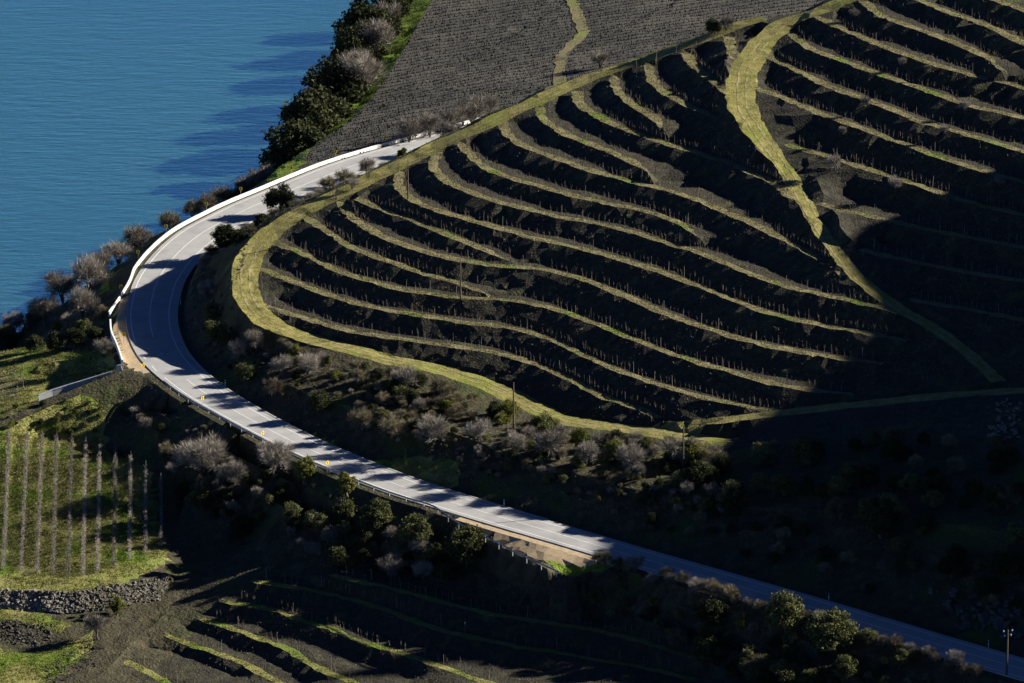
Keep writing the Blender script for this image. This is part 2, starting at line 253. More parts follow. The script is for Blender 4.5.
# terraces of the spur, lowest first: (trace of the grassy lip, height at its left end, at its right end)
T = [
 ('T1', [(272.0, 310.0, 7.4), (308.0, 322.0, 7.3), (347.0, 332.5, 7.4), (400.0, 341.0, 7.5), (458.6, 349.0, 7.8), (501.6, 356.0, 7.9), (537.0, 368.0, 7.9), (566.0, 381.0, 7.9), (599.0, 398.0, 7.8), (638.0, 411.0, 7.6), (652.0, 417.0, 7.6)]),
 ('T2', [(263.0, 271.0, 9.5), (298.0, 286.6, 9.5), (347.0, 303.0, 9.6), (386.0, 312.0, 9.8), (425.0, 318.0, 9.9), (458.6, 323.7, 10.0), (501.6, 328.6, 10.2), (537.0, 337.0, 10.2), (576.0, 354.0, 10.2), (599.0, 365.0, 10.2), (638.0, 380.5, 10.3), (677.0, 393.0, 10.4), (716.0, 403.0, 10.6), (755.0, 410.0, 10.7), (768.0, 412.0, 10.8)]),
 ('T3', [(272.0, 243.0, 11.5), (308.0, 259.0, 11.5), (337.0, 273.0, 11.5), (376.5, 285.0, 11.6), (400.0, 291.5, 11.8), (458.6, 299.0, 12.2), (497.6, 301.0, 12.6), (527.0, 305.0, 12.7), (566.0, 315.0, 12.8), (595.0, 326.0, 12.9), (618.6, 335.6, 13.0), (657.6, 352.0, 13.0), (697.0, 365.0, 13.1), (726.0, 373.0, 13.1), (755.0, 381.5, 13.2), (800.0, 391.0, 13.3), (850.0, 396.0, 13.4)]),
 ('T4', [(339.0, 206.0, 15.5), (347.0, 218.0, 15.4), (367.0, 231.6, 15.3), (396.0, 245.0, 15.1), (439.0, 258.0, 15.2), (478.0, 265.0, 15.4), (517.0, 269.0, 15.7), (541.0, 271.0, 15.8), (576.0, 280.0, 15.9), (599.0, 288.0, 15.9), (638.0, 305.0, 15.9), (677.0, 321.6, 15.9), (716.0, 334.0, 16.0), (755.0, 346.0, 16.1), (788.0, 352.0, 16.2), (832.0, 359.0, 16.4), (880.0, 366.0, 16.5)]),
 ('T5', [(396.0, 173.0, 19.1), (394.0, 186.6, 18.9), (404.0, 198.0, 18.7), (429.0, 210.0, 18.5), (458.6, 219.0, 18.4), (497.6, 230.0, 18.4), (537.0, 241.0, 18.4), (576.0, 249.6, 18.5), (599.0, 256.0, 18.5), (638.0, 267.0, 18.7), (677.0, 280.5, 18.8), (716.0, 296.0, 18.8), (752.0, 310.0, 18.9), (788.0, 320.6, 18.9), (827.0, 328.0, 19.0), (866.0, 335.0, 19.1), (905.0, 343.0, 19.1)]),
 ('T6', [(433.0, 155.0, 21.2), (428.0, 167.0, 21.0), (439.0, 180.0, 20.8), (458.6, 190.0, 20.7), (488.0, 201.0, 20.6), (517.0, 208.6, 20.6), (556.0, 218.0, 20.7), (599.0, 226.0, 20.8), (638.0, 236.6, 21.0), (677.0, 248.0, 21.2), (706.5, 258.0, 21.3), (736.0, 271.0, 21.4), (768.0, 283.5, 21.4), (807.0, 294.0, 21.6), (846.5, 302.0, 21.8), (881.6, 310.0, 21.8)]),
 ('T8', [(499.6, 122.0, 25.3), (501.6, 134.0, 25.2), (517.0, 145.7, 25.0), (546.5, 157.0, 24.9), (576.0, 168.0, 24.9), (599.0, 175.0, 24.9), (638.0, 185.0, 25.0), (669.0, 193.0, 25.1), (697.0, 203.0, 25.1), (726.0, 215.0, 25.0), (749.0, 225.0, 24.9), (778.0, 239.5, 24.6), (807.0, 256.0, 24.2), (827.0, 268.0, 23.9), (850.0, 281.0, 23.6)]),
 ('T9', [(574.0, 96.0, 28.7), (575.6, 106.0, 28.6), (589.0, 115.0, 28.5), (618.6, 129.0, 28.4), (657.6, 143.0, 28.3), (687.0, 152.0, 28.3), (716.0, 161.0, 28.2), (745.5, 173.5, 28.2), (768.0, 183.0, 28.2), (782.0, 194.0, 28.2)]),
 ('T10', [(646.0, 68.0, 32.6), (648.0, 82.0, 32.4), (661.6, 94.0, 32.2), (687.0, 108.0, 31.9), (716.0, 120.0, 31.7), (740.0, 133.0, 31.6), (752.0, 145.0, 31.5)]),
 ('T11', [(683.0, 55.0, 34.9), (689.0, 66.0, 34.9), (706.5, 80.0, 34.8), (724.0, 94.0, 34.8)]),
 ('T3b', [(306.0, 220.0, 13.8), (327.6, 235.5, 13.7), (347.0, 248.0, 13.6), (386.0, 263.0, 13.5), (425.0, 276.0, 13.3), (447.0, 282.0, 13.2), (474.0, 290.5, 13.0), (490.0, 296.0, 12.8)]),
 ('T4b', [(361.0, 202.0, 16.8), (386.0, 214.0, 16.8), (405.0, 219.0, 16.8), (429.0, 230.0, 16.8), (458.6, 242.0, 16.6), (488.0, 253.5, 16.3), (508.0, 261.0, 16.0)]),
 ('T7', [(458.6, 146.0, 22.6), (468.0, 158.0, 22.6), (480.0, 168.0, 22.5), (507.0, 179.0, 22.5), (537.0, 187.5, 22.5), (566.0, 196.0, 22.6), (599.0, 203.5, 22.7), (638.0, 211.6, 22.8), (667.4, 221.0, 22.8), (687.0, 231.0, 22.8), (697.0, 237.0, 22.8)]),
 ('T8b', [(537.0, 109.0, 27.0), (538.0, 119.0, 26.9), (556.0, 132.0, 26.8), (576.0, 141.0, 26.6), (599.0, 150.0, 26.5), (618.6, 158.0, 26.5), (638.0, 167.6, 26.4), (650.0, 174.5, 26.4)]),
 ('T9b', [(611.0, 80.0, 30.6), (613.0, 92.0, 30.5), (628.0, 105.0, 30.3), (645.0, 115.5, 30.2), (655.0, 123.0, 30.1), (662.0, 132.0, 30.0)]),
 ('T12', [(725.0, 40.0, 37.5), (728.0, 62.0, 37.5), (732.0, 78.0, 37.5)]),
 ('R0', [(960.0, -10.0, 48.5), (1000.0, 4.0, 48.5), (1023.0, 12.0, 48.5), (1060.0, 26.0, 48.5)]),
 ('R1', [(890.0, -10.0, 46.4), (916.0, 1.0, 46.3), (941.0, 12.0, 46.2), (980.0, 25.0, 46.1), (1023.0, 46.0, 45.9), (1080.0, 72.0, 45.7)]),
 ('R2', [(863.0, 4.0, 44.5), (879.0, 17.6, 44.3), (912.0, 29.0, 44.2), (941.0, 40.0, 44.0), (970.5, 52.0, 43.9), (990.0, 62.5, 43.8), (1001.0, 71.0, 43.8)]),
 ('R3', [(823.0, 21.5, 42.0), (850.0, 35.0, 41.9), (892.0, 52.0, 41.9), (921.7, 62.5, 42.0), (961.0, 74.0, 42.1), (990.0, 81.0, 42.1), (1023.0, 90.0, 42.2), (1080.0, 106.0, 42.3)]),
 ('R4', [(790.0, 36.0, 39.6), (807.0, 50.0, 39.6), (837.0, 60.5, 39.6), (866.0, 72.0, 39.6), (902.0, 84.0, 39.6), (941.0, 97.7, 39.6), (961.0, 106.0, 39.6), (1011.0, 117.0, 39.7), (1070.0, 132.0, 39.8)]),
 ('R5', [(772.0, 60.0, 37.4), (798.0, 74.0, 37.4), (827.0, 88.0, 37.3), (860.0, 100.0, 37.2), (890.0, 111.0, 37.1), (912.0, 121.0, 37.1), (945.0, 130.5, 37.1), (980.0, 141.0, 37.0), (1019.0, 152.0, 37.0), (1080.0, 170.0, 36.9)]),
 ('R6', [(759.0, 91.0, 34.9), (778.0, 98.0, 35.0), (807.0, 111.0, 34.9), (837.0, 122.0, 34.9), (865.0, 132.0, 34.8), (902.0, 145.0, 34.7), (941.0, 160.0, 34.6), (980.0, 172.5, 34.5), (1023.0, 184.0, 34.4), (1080.0, 200.0, 34.3)]),
 ('R7', [(796.0, 149.0, 31.2), (810.0, 153.0, 31.3), (846.0, 165.0, 31.4), (882.6, 176.0, 31.4), (922.0, 189.0, 31.5), (961.0, 202.0, 31.4), (990.0, 209.0, 31.4), (1023.0, 217.0, 31.4), (1080.0, 231.0, 31.5)]),
 ('R8', [(830.0, 208.0, 27.8), (834.0, 209.6, 27.8), (873.0, 219.0, 28.1), (922.0, 230.0, 28.3), (961.0, 238.0, 28.5), (1023.0, 249.0, 28.6), (1080.0, 260.0, 28.7)]),
 ('R9', [(858.0, 250.0, 25.6), (900.0, 261.0, 25.6), (950.0, 271.0, 25.6), (1023.0, 283.0, 25.8), (1080.0, 292.0, 25.9)]),
 ('R10', [(905.0, 300.0, 22.5), (950.0, 308.0, 22.6), (1023.0, 322.0, 22.7), (1080.0, 332.0, 22.7)]),
]
TW = {'T11': 2.2, 'T12': 2.2, 'T4': 2.1, 'T9': 2.1, 'R0': 1.8}
LIP = {}
PINCH = ('T7', 'T8b', 'T9b', 'R2', 'T3b', 'T4b')
def extend(A, d0, d1):
    B = [A]
    if d0: t = A[0] - A[2]; B.insert(0, (A[0] + t / np.linalg.norm(t) * d0)[None] * [1, 1, 0] + [0, 0, A[0, 2]])
    if d1: t = A[-1] - A[-3]; B.append((A[-1] + t / np.linalg.norm(t) * d1)[None] * [1, 1, 0] + [0, 0, A[-1, 2]])
    return np.concatenate(B)
for n, uvz in T:
    A = track(uvz, 1.5, 3)
    LIP[n] = densify([Vector(p) for p in extend(A, 3.5 if n not in ('R0', 'R1', 'R9', 'R10') else 0, 3.0 if n in ('T8', 'T9', 'T10', 'T11', 'T6', 'T1', 'T2', 'T12') else 0)], 1.5)

RING = track([(728.0, 443.0, 7.7), (677.0, 436.5, 7.0), (638.0, 430.0, 6.3), (599.0, 425.0, 5.7), (560.0, 419.0, 5.2), (517.0, 399.0, 5.1), (498.0, 389.0, 5.2), (468.0, 378.0, 5.5), (439.0, 369.0, 5.7), (400.0, 362.0, 5.9), (347.0, 347.5, 6.0), (308.0, 338.0, 6.1), (275.0, 326.0, 6.6), (253.5, 308.0, 7.5), (245.6, 288.6, 8.5), (246.6, 269.0, 9.5), (254.0, 250.0, 10.7), (269.0, 233.5, 12.0), (294.5, 216.0, 13.7), (324.0, 200.0, 15.5), (355.0, 186.6, 17.2), (386.0, 171.0, 18.9), (425.0, 152.5, 21.2), (439.0, 144.0, 22.1), (478.0, 128.0, 24.4), (505.5, 114.5, 25.9), (537.0, 101.0, 27.5), (566.0, 87.0, 29.0), (599.0, 74.0, 30.6), (638.0, 61.5, 32.7), (677.0, 48.0, 35.1), (708.0, 37.0, 37.1), (732.0, 27.0, 38.6), (760.0, 19.0, 40.1)])
GULLY = track([(930.0, -32.0, 49.3), (880.0, -12.0, 46.2), (846.0, 0.0, 44.1), (817.0, 12.0, 42.4), (788.0, 21.5, 40.6), (768.0, 37.0, 39.0), (756.0, 53.0, 37.7), (745.5, 68.0, 36.5), (741.0, 88.0, 35.1), (743.0, 109.0, 33.8), (753.0, 127.0, 32.6), (762.5, 141.0, 31.6), (774.0, 155.0, 30.6), (786.0, 170.5, 29.6), (796.0, 186.0, 28.6), (805.5, 204.0, 27.8), (816.0, 223.0, 26.8), (828.0, 241.0, 25.9), (841.0, 257.0, 25.0), (856.0, 275.0, 23.9), (876.0, 292.0, 22.9), (895.0, 305.0, 22.0), (912.0, 316.0, 21.3), (941.0, 333.0, 20.2), (970.0, 355.0, 18.9), (1000.0, 382.0, 17.4)])
BASE = track([(632.0, 429.0, 6.2), (660.0, 426.0, 7.3), (700.0, 422.0, 8.7), (755.0, 416.0, 10.3), (824.0, 408.0, 12.2), (880.0, 402.0, 13.7), (922.0, 397.5, 14.8), (965.0, 394.0, 16.0), (1000.0, 391.5, 16.9), (1060.0, 389.0, 18.3)])
LANE = track([(128, 371, -.15), (112, 379, -.8), (85, 389, -2.0), (50, 402, -3.4), (20, 416, -4.6), (-20, 432, -6.0), (-70, 450, -7.5)])
VALLEY = track([(250, 540, -10.5), (205, 560, -12.2), (185, 580, -13.0), (165, 603, -13.9), (140, 628, -14.8), (110, 655, -15.6), (75, 690, -16.4)])
FG = [  # lips of the terraces below the road
 ('F0', [(330, 576), (385, 589), (430, 601), (495, 617), (550, 625), (613, 636), (660, 650), (720, 668)], -8.0, -7.2),
 ('Fa', [(250, 582), (300, 590), (340, 599), (385, 612), (429, 629), (488, 643), (542, 652.5), (597, 662), (652, 672), (700, 683)], -10.2, -9.4),
 ('Fb', [(225, 603), (270, 611), (300, 623), (332, 631), (356, 643), (398, 654.5), (449, 672), (500, 690)], -12.3, -11.5),
 ('Fc', [(200, 620), (231, 630), (258, 641), (289, 652.5), (307, 666), (344, 682), (370, 692)], -14.0, -13.4),
 ('Fd', [(165, 636), (191.6, 647), (225, 659), (254, 672), (285, 690)], -15.3, -15.0),
 ('Fe', [(110, 658), (128, 664), (152.5, 678), (175, 692)], -16.3, -16.2),
]
for n, uv, za, zb in FG: LIP[n] = line(uv, za, zb)

# ------------------------------------------------------------------ terrain: strips + loose height lines, triangulated
strips = []          # dict(name, kind, a (edge), b (edge), poly)
def poly_of(a, b): return np.concatenate([a[:, :2], b[::-1, :2]])
def add_strip(name, kind, a, b): strips.append(dict(name=name, kind=kind, a=a, b=b, poly=poly_of(a, b)))
def inside(poly, pts):
    lo = poly.min(0); hi = poly.max(0); r = np.zeros(len(pts), bool)
    idx = np.where((pts[:, 0] >= lo[0]) & (pts[:, 0] <= hi[0]) & (pts[:, 1] >= lo[1]) & (pts[:, 1] <= hi[1]))[0]
    if not len(idx): return r
    x = pts[idx, 0]; y = pts[idx, 1]; c = np.zeros(len(idx), bool)
    x0 = poly[:, 0]; y0 = poly[:, 1]; x1 = np.roll(x0, -1); y1 = np.roll(y0, -1)
    for i in range(len(poly)):
        if y0[i] == y1[i]: continue
        k = ((y0[i] > y) != (y1[i] > y)) & (x < (x1[i] - x0[i]) * (y - y0[i]) / (y1[i] - y0[i]) + x0[i]); c ^= k
    r[idx] = c; return r

nR = len(ROAD_O)
wob = lambda n, a, f: np.array([a * mnoise.noise(Vector((i * f, a * 37.1, 3.3))) for i in range(n)])
add_strip('road', 'road', offset(ED_O, 0, -.14), offset(ED_I, 0, -.14))
gv = np.array([project(p)[1] for p in GULLY]); GW = np.interp(gv, [30, 90, 130, 170, 240, 300], [2.6, 3.1, 2.3, 1.6, 1.3, 1.5])
def tstrip(name, C, hw, kind='track', amp=.35):
    n = len(C); add_strip(name, kind, offset(C, hw + wob(n, amp * 1.3, .17) + wob(n, amp, .71) + rng.normal(size=n) * .1), offset(C, -hw + wob(n, amp * 1.3, .23) + wob(n, amp, .67) + rng.normal(size=n) * .1))
tstrip('ring', RING, 2.5); tstrip('gully', GULLY, GW); tstrip('base', BASE, 1.9); tstrip('lane', LANE, 1.7); tstrip('valley', VALLEY, 1.6)
ALLP = {n: LIP[n] for n in LIP}
SOILIN = []
for n in LIP:
    A = LIP[n]; w = TW.get(n, 1.9) * (1 if n[0] != 'F' else .8); m = len(A)
    # uphill is left of travel (traces run left to right in the picture, i.e. towards the camera)
    oth3 = np.concatenate([ALLP[k] for k in LIP if k != n] + [RING, GULLY, BASE]); oth = oth3[:, :2]
    nn = normals(A); sp = np.full(m, 9.0); dz = np.full(m, 2.4)
    for i in range(m):
        d = oth - A[i, :2]; al = d @ nn[i]; pe = np.abs(d @ np.array([nn[i][1], -nn[i][0]]))
        k = (pe < 1.6) & (al > .8); 
        if k.any():
            j = np.where(k)[0][np.argmin(al[k])]
            if al[j] < 18: sp[i] = al[j]; dz[i] = max(.3, oth3[j, 2] - A[i, 2])
    sp, dz = (np.convolve(np.pad(q_, 3, mode='edge'), np.ones(7) / 7, 'valid') for q_ in (sp, dz))
    tp = np.ones(m)
    if n in PINCH: q = arclen(A); tp = np.clip((q[-1] - q) / 9.0, .12, 1)
    w1 = np.minimum(w, sp * .48) * tp; w2 = np.clip(sp - dz / .6, w1 + .3, np.maximum(w1 + .35, sp - .9))
    lip = A.copy(); lip[:, :2] += nn * (wob(m, .5, .31) + wob(m, .45, .83) + rng.normal(size=m) * .10)[:, None]; lip[:, 2] += wob(m, .16, .21) + wob(m, .14, .77) + .06
    inn = offset(A, w1 + wob(m, .5, .27) + wob(m, .5, .9) + rng.normal(size=m) * .12, .05); in2 = offset(A, w2 + wob(m, .35, .29), .12)
    add_strip(n, 'tread', lip, inn); SOILIN.append(in2)

def cdt(verts, edges):
    r = delaunay_2d_cdt([Vector((float(x), float(y))) for x, y in verts], edges, [], 0, 1e-4, True)
    return np.array([(v.x, v.y) for v in r[0]]), r[2], r[3]
CV = []; CE = []     # constraint vertices / edges
def add_line(A, block=True, pr=None):
    keep = np.ones(len(A), bool)
    if block:
        for s in strips[:pr]:
            keep &= ~inside(s['gpoly'], A[:, :2])
    last = None
    for p, k in zip(A, keep):
        if k:
            CV.append(tuple(p)); i = len(CV) - 1
            if last is not None: CE.append((last, i))
            last = i
        else: last = None
for s in strips:      # grown outline, so that lesser lines stop just short of it
    g = .7
    a, b = s['a'], s['b']; d = b[:, :2] - a[:, :2]; d /= np.linalg.norm(d, axis=1)[:, None] + 1e-9
    a2 = a[:, :2] - d * g; b2 = b[:, :2] + d * g
    ta = (a2[0] - a2[1]) / (np.linalg.norm(a2[0] - a2[1]) + 1e-9) * g; tb = (a2[-1] - a2[-2]) / (np.linalg.norm(a2[-1] - a2[-2]) + 1e-9) * g
    s['gpoly'] = np.concatenate([a2[:1] + ta, a2, a2[-1:] + tb, b2[-1:] + tb, b2[::-1], b2[:1] + ta])
for i, s in enumerate(strips):
    add_line(s['a'], True, i); add_line(s['b'], True, i)
for A in SOILIN: add_line(A, True, len(strips))

def loose(uvz, step=3.0, sm=1, pr=None): add_line(smooth1(densify([P(*q) if len(q) == 3 else Vector(q[0]) for q in uvz], step), sm), True, len(strips))
# cut bank on the upper side of the descending track, added to shade it
gi = np.where((gv > 150) & (gv < 345))[0]; gc = offset(GULLY, GW + .5); gc2 = offset(GULLY, GW + 1.6); gc[:, 2] += .25; gc2[:, :2] += normals(GULLY) * (wob(len(GULLY), 1.6, .23) + .6)[:, None]; gc2[:, 2] += np.interp(gv, [118, 150, 240, 330, 380], [.1, .5, 1.2, .9, .2]) * (1 + wob(len(GULLY), .9, .31))
add_line(gc2[gi], True, len(strips))
# shoulders of the road
idx = np.arange(nR)
shO = offset(ED_O, 1.6, -.25); shI = offset(ED_I, -1.2, -.35)
add_line(shO, True, len(strips)); add_line(shI, True, len(strips))
# river side: foot of the bank, under water further out (from the nose of the bend to the far end)
iN = int(np.argmin(np.hypot(*(ROAD_O[:, :2] - np.array(P(133, 299)[:2])).T)))
iF = int(np.argmin(np.hypot(*(ROAD_O[:, :2] - np.array(P(262, 193)[:2])).T)))
# near the bend the bank falls straight to the river
bank = ED_O[iN:iF]
k = np.linspace(0, 1, len(bank))
add_line(np.column_stack([offset(bank, 9)[:, :2], -5.5 + 0 * k])[::3], True, len(strips))
add_line(np.column_stack([offset(bank, 24)[:, :2], -16.5 + 0 * k])[::4], True, len(strips))
add_line(np.column_stack([offset(bank, 34)[:, :2], -20.0 + 0 * k])[::6], True, len(strips))
# the far field: edge of the green strip, top of the river bank, waterline, river bed
loose([(300, 161, -2.6), (318, 143, -4.6), (345, 124, -6.6), (374, 95, -8.0), (394, 65, -8.8), (414, 32, -9.4), (432, 0, -9.8), (470, -60, -10)])
loose([(268, 180, -2.4), (282, 166, -4.4), (312, 148, -8.0), (340, 113, -10.6), (366, 80, -11.4), (386, 45, -11.8), (405, 10, -12.0), (440, -55, -12.2)])
loose([(262, 206, -15.0), (300, 190, -16.2), (318, 165, -17.2), (336, 132, -17.4), (352, 97, -17.4), (370, 66, -17.4), (380, 45, -17.4), (400, -10, -17.5)], 4)
loose([(240, 200, -21), (280, 175, -21), (300, 140, -21), (325, 95, -21), (345, 55, -21), (380, -20, -21)], 6)
loose([(470, 60, -6.5), (540, 20, -6.5), (600, -20, -6.5)], 6); loose([(560, 60, -3.5), (640, 20, -3.5), (720, -20, -3.5)], 6)
# left: land between the bend and the river
loose([(117, 318, -.7), (110, 335, -1.2), (112, 355, -.6), (118, 366, -.3)])
loose([(108, 300, -4.0), (92, 318, -4.2), (75, 332, -4.6), (40, 345, -5.4), (0, 352, -6.4), (-60, 362, -8)])
loose([(112, 275, -7), (80, 295, -9), (45, 312, -10), (10, 324, -11), (-50, 335, -12)], 4)
loose([(90, 290, -17.2), (60, 312, -17.2), (20, 332, -17.2), (-40, 346, -17.2)], 4)
loose([(60, 290, -21), (20, 312, -21), (-60, 330, -21)], 6)
loose([(112, 362, -1.3), (85, 359, -2.8), (55, 361, -3.6), (28, 367, -4.6), (0, 372, -5.6), (-40, 380, -6.6)])       # crest of the grassy bank
loose([(106, 369, -2.2), (85, 374, -4.0), (55, 376.5, -5.1), (30, 373, -5.3)])                                          # foot of that bank
loose([(60, 388, -5.3), (20, 394, -5.9), (-30, 408, -6.8)])
loose([(115, 389, -2.6), (85, 397, -3.7), (55, 402, -4.6), (45, 406, -4.9)]); loose([(98, 403, -5.6), (75, 408, -6.2), (52, 410, -6.4)])
# left vineyard plot, its rubble bank and the ledges below
loose([(8, 432, -7.4), (40, 436, -7.5), (75, 441, -7.6), (104, 449, -7.8), (130, 460, -8.4)]); loose([(-60, 425, -7.6), (8, 432, -7.4)])
loose([(-60, 500, -9.6), (40, 504, -9.6), (110, 508, -9.8), (150, 512, -10.2)]); 
loose([(-60, 574, -11.6), (20, 578, -11.6), (70, 580, -11.6), (120, 573, -11.5), (165, 560, -11.5)])
loose([(-60, 590, -11.9), (20, 590, -11.9), (70, 592, -11.9), (120, 584, -11.9), (168, 574, -12.0)], 1.5)
loose([(-60, 606, -14.2), (20, 609, -14.2), (60, 614, -14.3), (110, 612, -14.2), (140, 607, -14.1), (160, 598, -13.9)], 1.5)
loose([(-40, 615, -14.4), (20, 620, -14.4), (50, 623, -14.5), (66, 627, -14.6)], 1.5); loose([(-40, 632, -15.7), (20, 645, -15.9), (48, 650, -15.9), (62, 640, -15.3)], 1.5)
loose([(-40, 648, -16.0), (10, 655, -16.0), (45, 655, -16.0), (75, 642, -15.4), (90, 632, -14.9)], 1.5); loose([(-40, 700, -16.9), (20, 690, -16.8), (60, 668, -16.5), (90, 650, -15.9)])
loose([(185, 500, -10.0), (175, 530, -10.9), (172, 552, -11.7)])
# embankment below the road on the camera side
for d, z, a, bq in ((5.0, -2.2, P(1100, 700), P(168, 380)), (9.5, -4.6, P(1100, 700), P(190, 397))):
    ia = int(np.argmin(np.hypot(*(ROAD_O[:, :2] - np.array(a[:2])).T))); ib = int(np.argmin(np.hypot(*(ROAD_O[:, :2] - np.array(bq[:2])).T)))
    Q = offset(ED_O[ia:ib], d); Q[:, 2] = z; qu = np.array([project(p)[0] for p in Q]); add_line(Q[qu > 665][::2], True, len(strips)); add_line(Q[qu < 432][::2], True, len(strips))
loose([(230, 470, -8.2), (260, 495, -8.6), (320, 530, -8.0), (380, 558, -7.2), (430, 575, -6.8)]); loose([(200, 440, -6.0), (165, 425, -5.6), (140, 420, -5.0), (125, 412, -4.4)])
loose([(700, 660, -6.5), (780, 690, -6.5)]); loose([(620, 610, -5.0), (700, 640, -5.2), (800, 672, -5.4), (860, 700, -5.6)])
loose([(436, 509, -.25), (455, 522, -.28), (480, 536, -.3), (500, 546, -.3), (520, 556, -.33), (540, 565, -.35), (560, 575, -.38), (585, 577, -.4), (615, 573, -.4), (645, 569, -.35)], 1.5)
loose([(445, 522, -1.6), (480, 545, -2.0), (520, 566, -2.2), (560, 586, -2.4), (600, 588, -2.4), (640, 582, -2.2), (665, 580, -1.8)], 2)
loose([(440, 545, -4.6), (480, 568, -5.0), (520, 588, -5.2), (560, 604, -5.4), (610, 606, -5.2), (660, 600, -4.6)], 2)
# scrub slope above the road: a bench half way up
loose([(224, 256, 4.6), (216, 275, 3.4), (214, 296, 3.0), (222, 318, 3.0), (246, 341, 3.2), (282, 357, 3.6)])
loose([(200, 262, 1.0), (192, 280, 1.1), (192, 305, 1.2), (203, 332, 1.3), (238, 358, 1.8), (290, 386, 2.8), (350, 406, 3.4), (430, 426, 4.9), (520, 456, 4.7), (620, 486, 4.8), (720, 505, 5.6), (850, 512, 8.0), (1000, 532, 10.0), (1100, 552, 11)])
# back of the spur down to the road behind it
loose([(262, 226, 7), (300, 206, 7.5), (340, 192, 8), (390, 170, 9), (450, 146, 11), (520, 120, 14), (600, 92, 18), (680, 66, 22), (760, 40, 26), (840, 12, 30)], 4)
# far right, out of the picture: the higher hill, its crest shaped to throw shadow on gully and road
def hillpt(u, v, z, L): q = P(u, v, z); return (q.x + _a.x * L, q.y + _a.y * L, z + L * tan(SUN_EL))
_v, _f, _o = cdt(np.array(CV)[:, :2], CE); _z = np.array([CV[o[0]][2] if o else 10.0 for o in _o])
tin0 = BVHTree.FromPolygons([(float(a), float(b_), float(c)) for (a, b_), c in zip(_v, _z)], [tuple(f) for f in _f])
def G0(u, v):
    h = tin0.ray_cast(Vector((0, 0, CAMZ)), ray(u, v).normalized()); return h[0].z if h[0] is not None else 0.0
SH = [(1060, 140, 95), (1010, 204, 120), (976, 212, 130), (895, 219, 152), (846, 240, 168), (866, 290, 172), (872, 336, 170), (838, 362, 180), (806, 393, 190), (778, 414, 200), (740, 445, 212), (690, 480, 225), (645, 502, 242), (612, 552, 258)]
SH = [(u, v, G0(u, v), L_) for u, v, L_ in SH] + [None] + [(760, 595, 1.5, 225), (880, 630, 1.5, 200), (1000, 665, 1.5, 180), (1100, 695, 1.5, 165)]
CREST = [hillpt(*q) for q in SH[:14]] + [(263, 842, 108), (262, 835, 107), (262, 829, 106), (261, 824, 123), (261, 819, 106), (260, 815, 109), (259, 811, 104), (259, 805, 104), (258, 799, 100)] + [hillpt(*q) for q in SH[15:]]  # fixed points: uneven crest added to break up the shade below the road
Q = densify([Vector(q) for q in CREST], 4.0); add_line(Q, False)
RX = Q.copy(); RX[:, 0] += 60; RX[:, 2] += 6; add_line(RX[::3], False)
# border of the land
for q in [(-420, 560, -19), (-420, 900, -24), (-420, 1700, -24), (0, 1700, -24), (250, 1700, -6), (700, 1700, 40), (700, 1000, 110), (700, 560, 120), (300, 560, 60), (150, 560, 2), (60, 560, -10), (-60, 560, -16.8), (-200, 560, -17.3),
          (300, 1100, 52), (220, 950, 62), (330, 850, 90), (160, 1250, 10), (300, 1400, 20), (-250, 700, -20), (-170, 800, -22), (-150, 860, -22), (-130, 920, -22), (-110, 980, -22), (-90, 1040, -22), (-120, 830, -21.5), (-200, 760, -22), (-250, 1200, -24), (420, 700, 115), (-110, 640, -16.4), (-150, 680, -17.0)]:
    CV.append(q)
CVa = np.array(CV)
v1, f1, o1 = cdt(CVa[:, :2], CE)
z1 = np.array([CVa[o[0], 2] if o else np.nan for o in o1])
bad = np.isnan(z1)
if bad.any():
    good = np.where(~bad)[0]
    for i in np.where(bad)[0]:
        dd = np.hypot(*(v1[good] - v1[i]).T); j = good[np.argsort(dd)[:2]]; z1[i] = z1[j].mean()
tin = BVHTree.FromPolygons([(float(a), float(b_), float(c)) for (a, b_), c in zip(v1, z1)], [tuple(f) for f in f1])
def tin_z(x, y):
    h = tin.ray_cast(Vector((x, y, 500)), Vector((0, 0, -1)))
    return h[0].z if h[0] is not None else None
# fill points: fine where the picture looks, coarse elsewhere
grid = {}
cs = 1.0
for p in CVa: grid.setdefault((int(p[0] // cs), int(p[1] // cs)), []).append(p)
def near(x, y, r):
    i, j = int(x // cs), int(y // cs)
    for a in (-1, 0, 1):
        for b_ in (-1, 0, 1):
            for p in grid.get((i + a, j + b_), ()):
                if (p[0] - x) ** 2 + (p[1] - y) ** 2 < r * r: return True
    return False
FP = []
def fill(x0, x1, y0, y1, st, test):
    ny = int((y1 - y0) / st); nx = int((x1 - x0) / st)
    for j in range(ny):
        for i in range(nx):
            x = x0 + (i + .5 + .6 * (R_() - .5)) * st; y = y0 + (j + .5 + .6 * (R_() - .5)) * st
            z = tin_z(x, y)
            if z is None: continue
            u, v = project((x, y, z))
            if test(u, v, x, y, z) and not near(x, y, min(.75, st * .5)): FP.append((x, y, z))
inview = lambda u, v: -25 < u < 1050 and -25 < v < 708
fill(-130, 135, 600, 900, 1.45, lambda u, v, x, y, z: inview(u, v) and z > -18.5)
fill(-110, 150, 900, 1220, 3.0, lambda u, v, x, y, z: inview(u, v) and z > -18.5)
fill(-420, 700, 560, 1700, 14, lambda u, v, x, y, z: not inview(u, v))
FPa = np.array(FP)
allv = np.concatenate([CVa[:, :2], FPa[:, :2]])
v2, f2, o2 = cdt(allv, CE)
nC = len(CVa)
z2 = np.empty(len(v2)); fixed = np.zeros(len(v2), bool)
for i, o in enumerate(o2):
    c = [k for k in o if k < nC]
    if c: z2[i] = CVa[c[0], 2]; fixed[i] = True
    elif o: z2[i] = FPa[o[0] - nC, 2]
    else:
        t = tin_z(v2[i, 0], v2[i, 1]); z2[i] = t if t is not None else 0
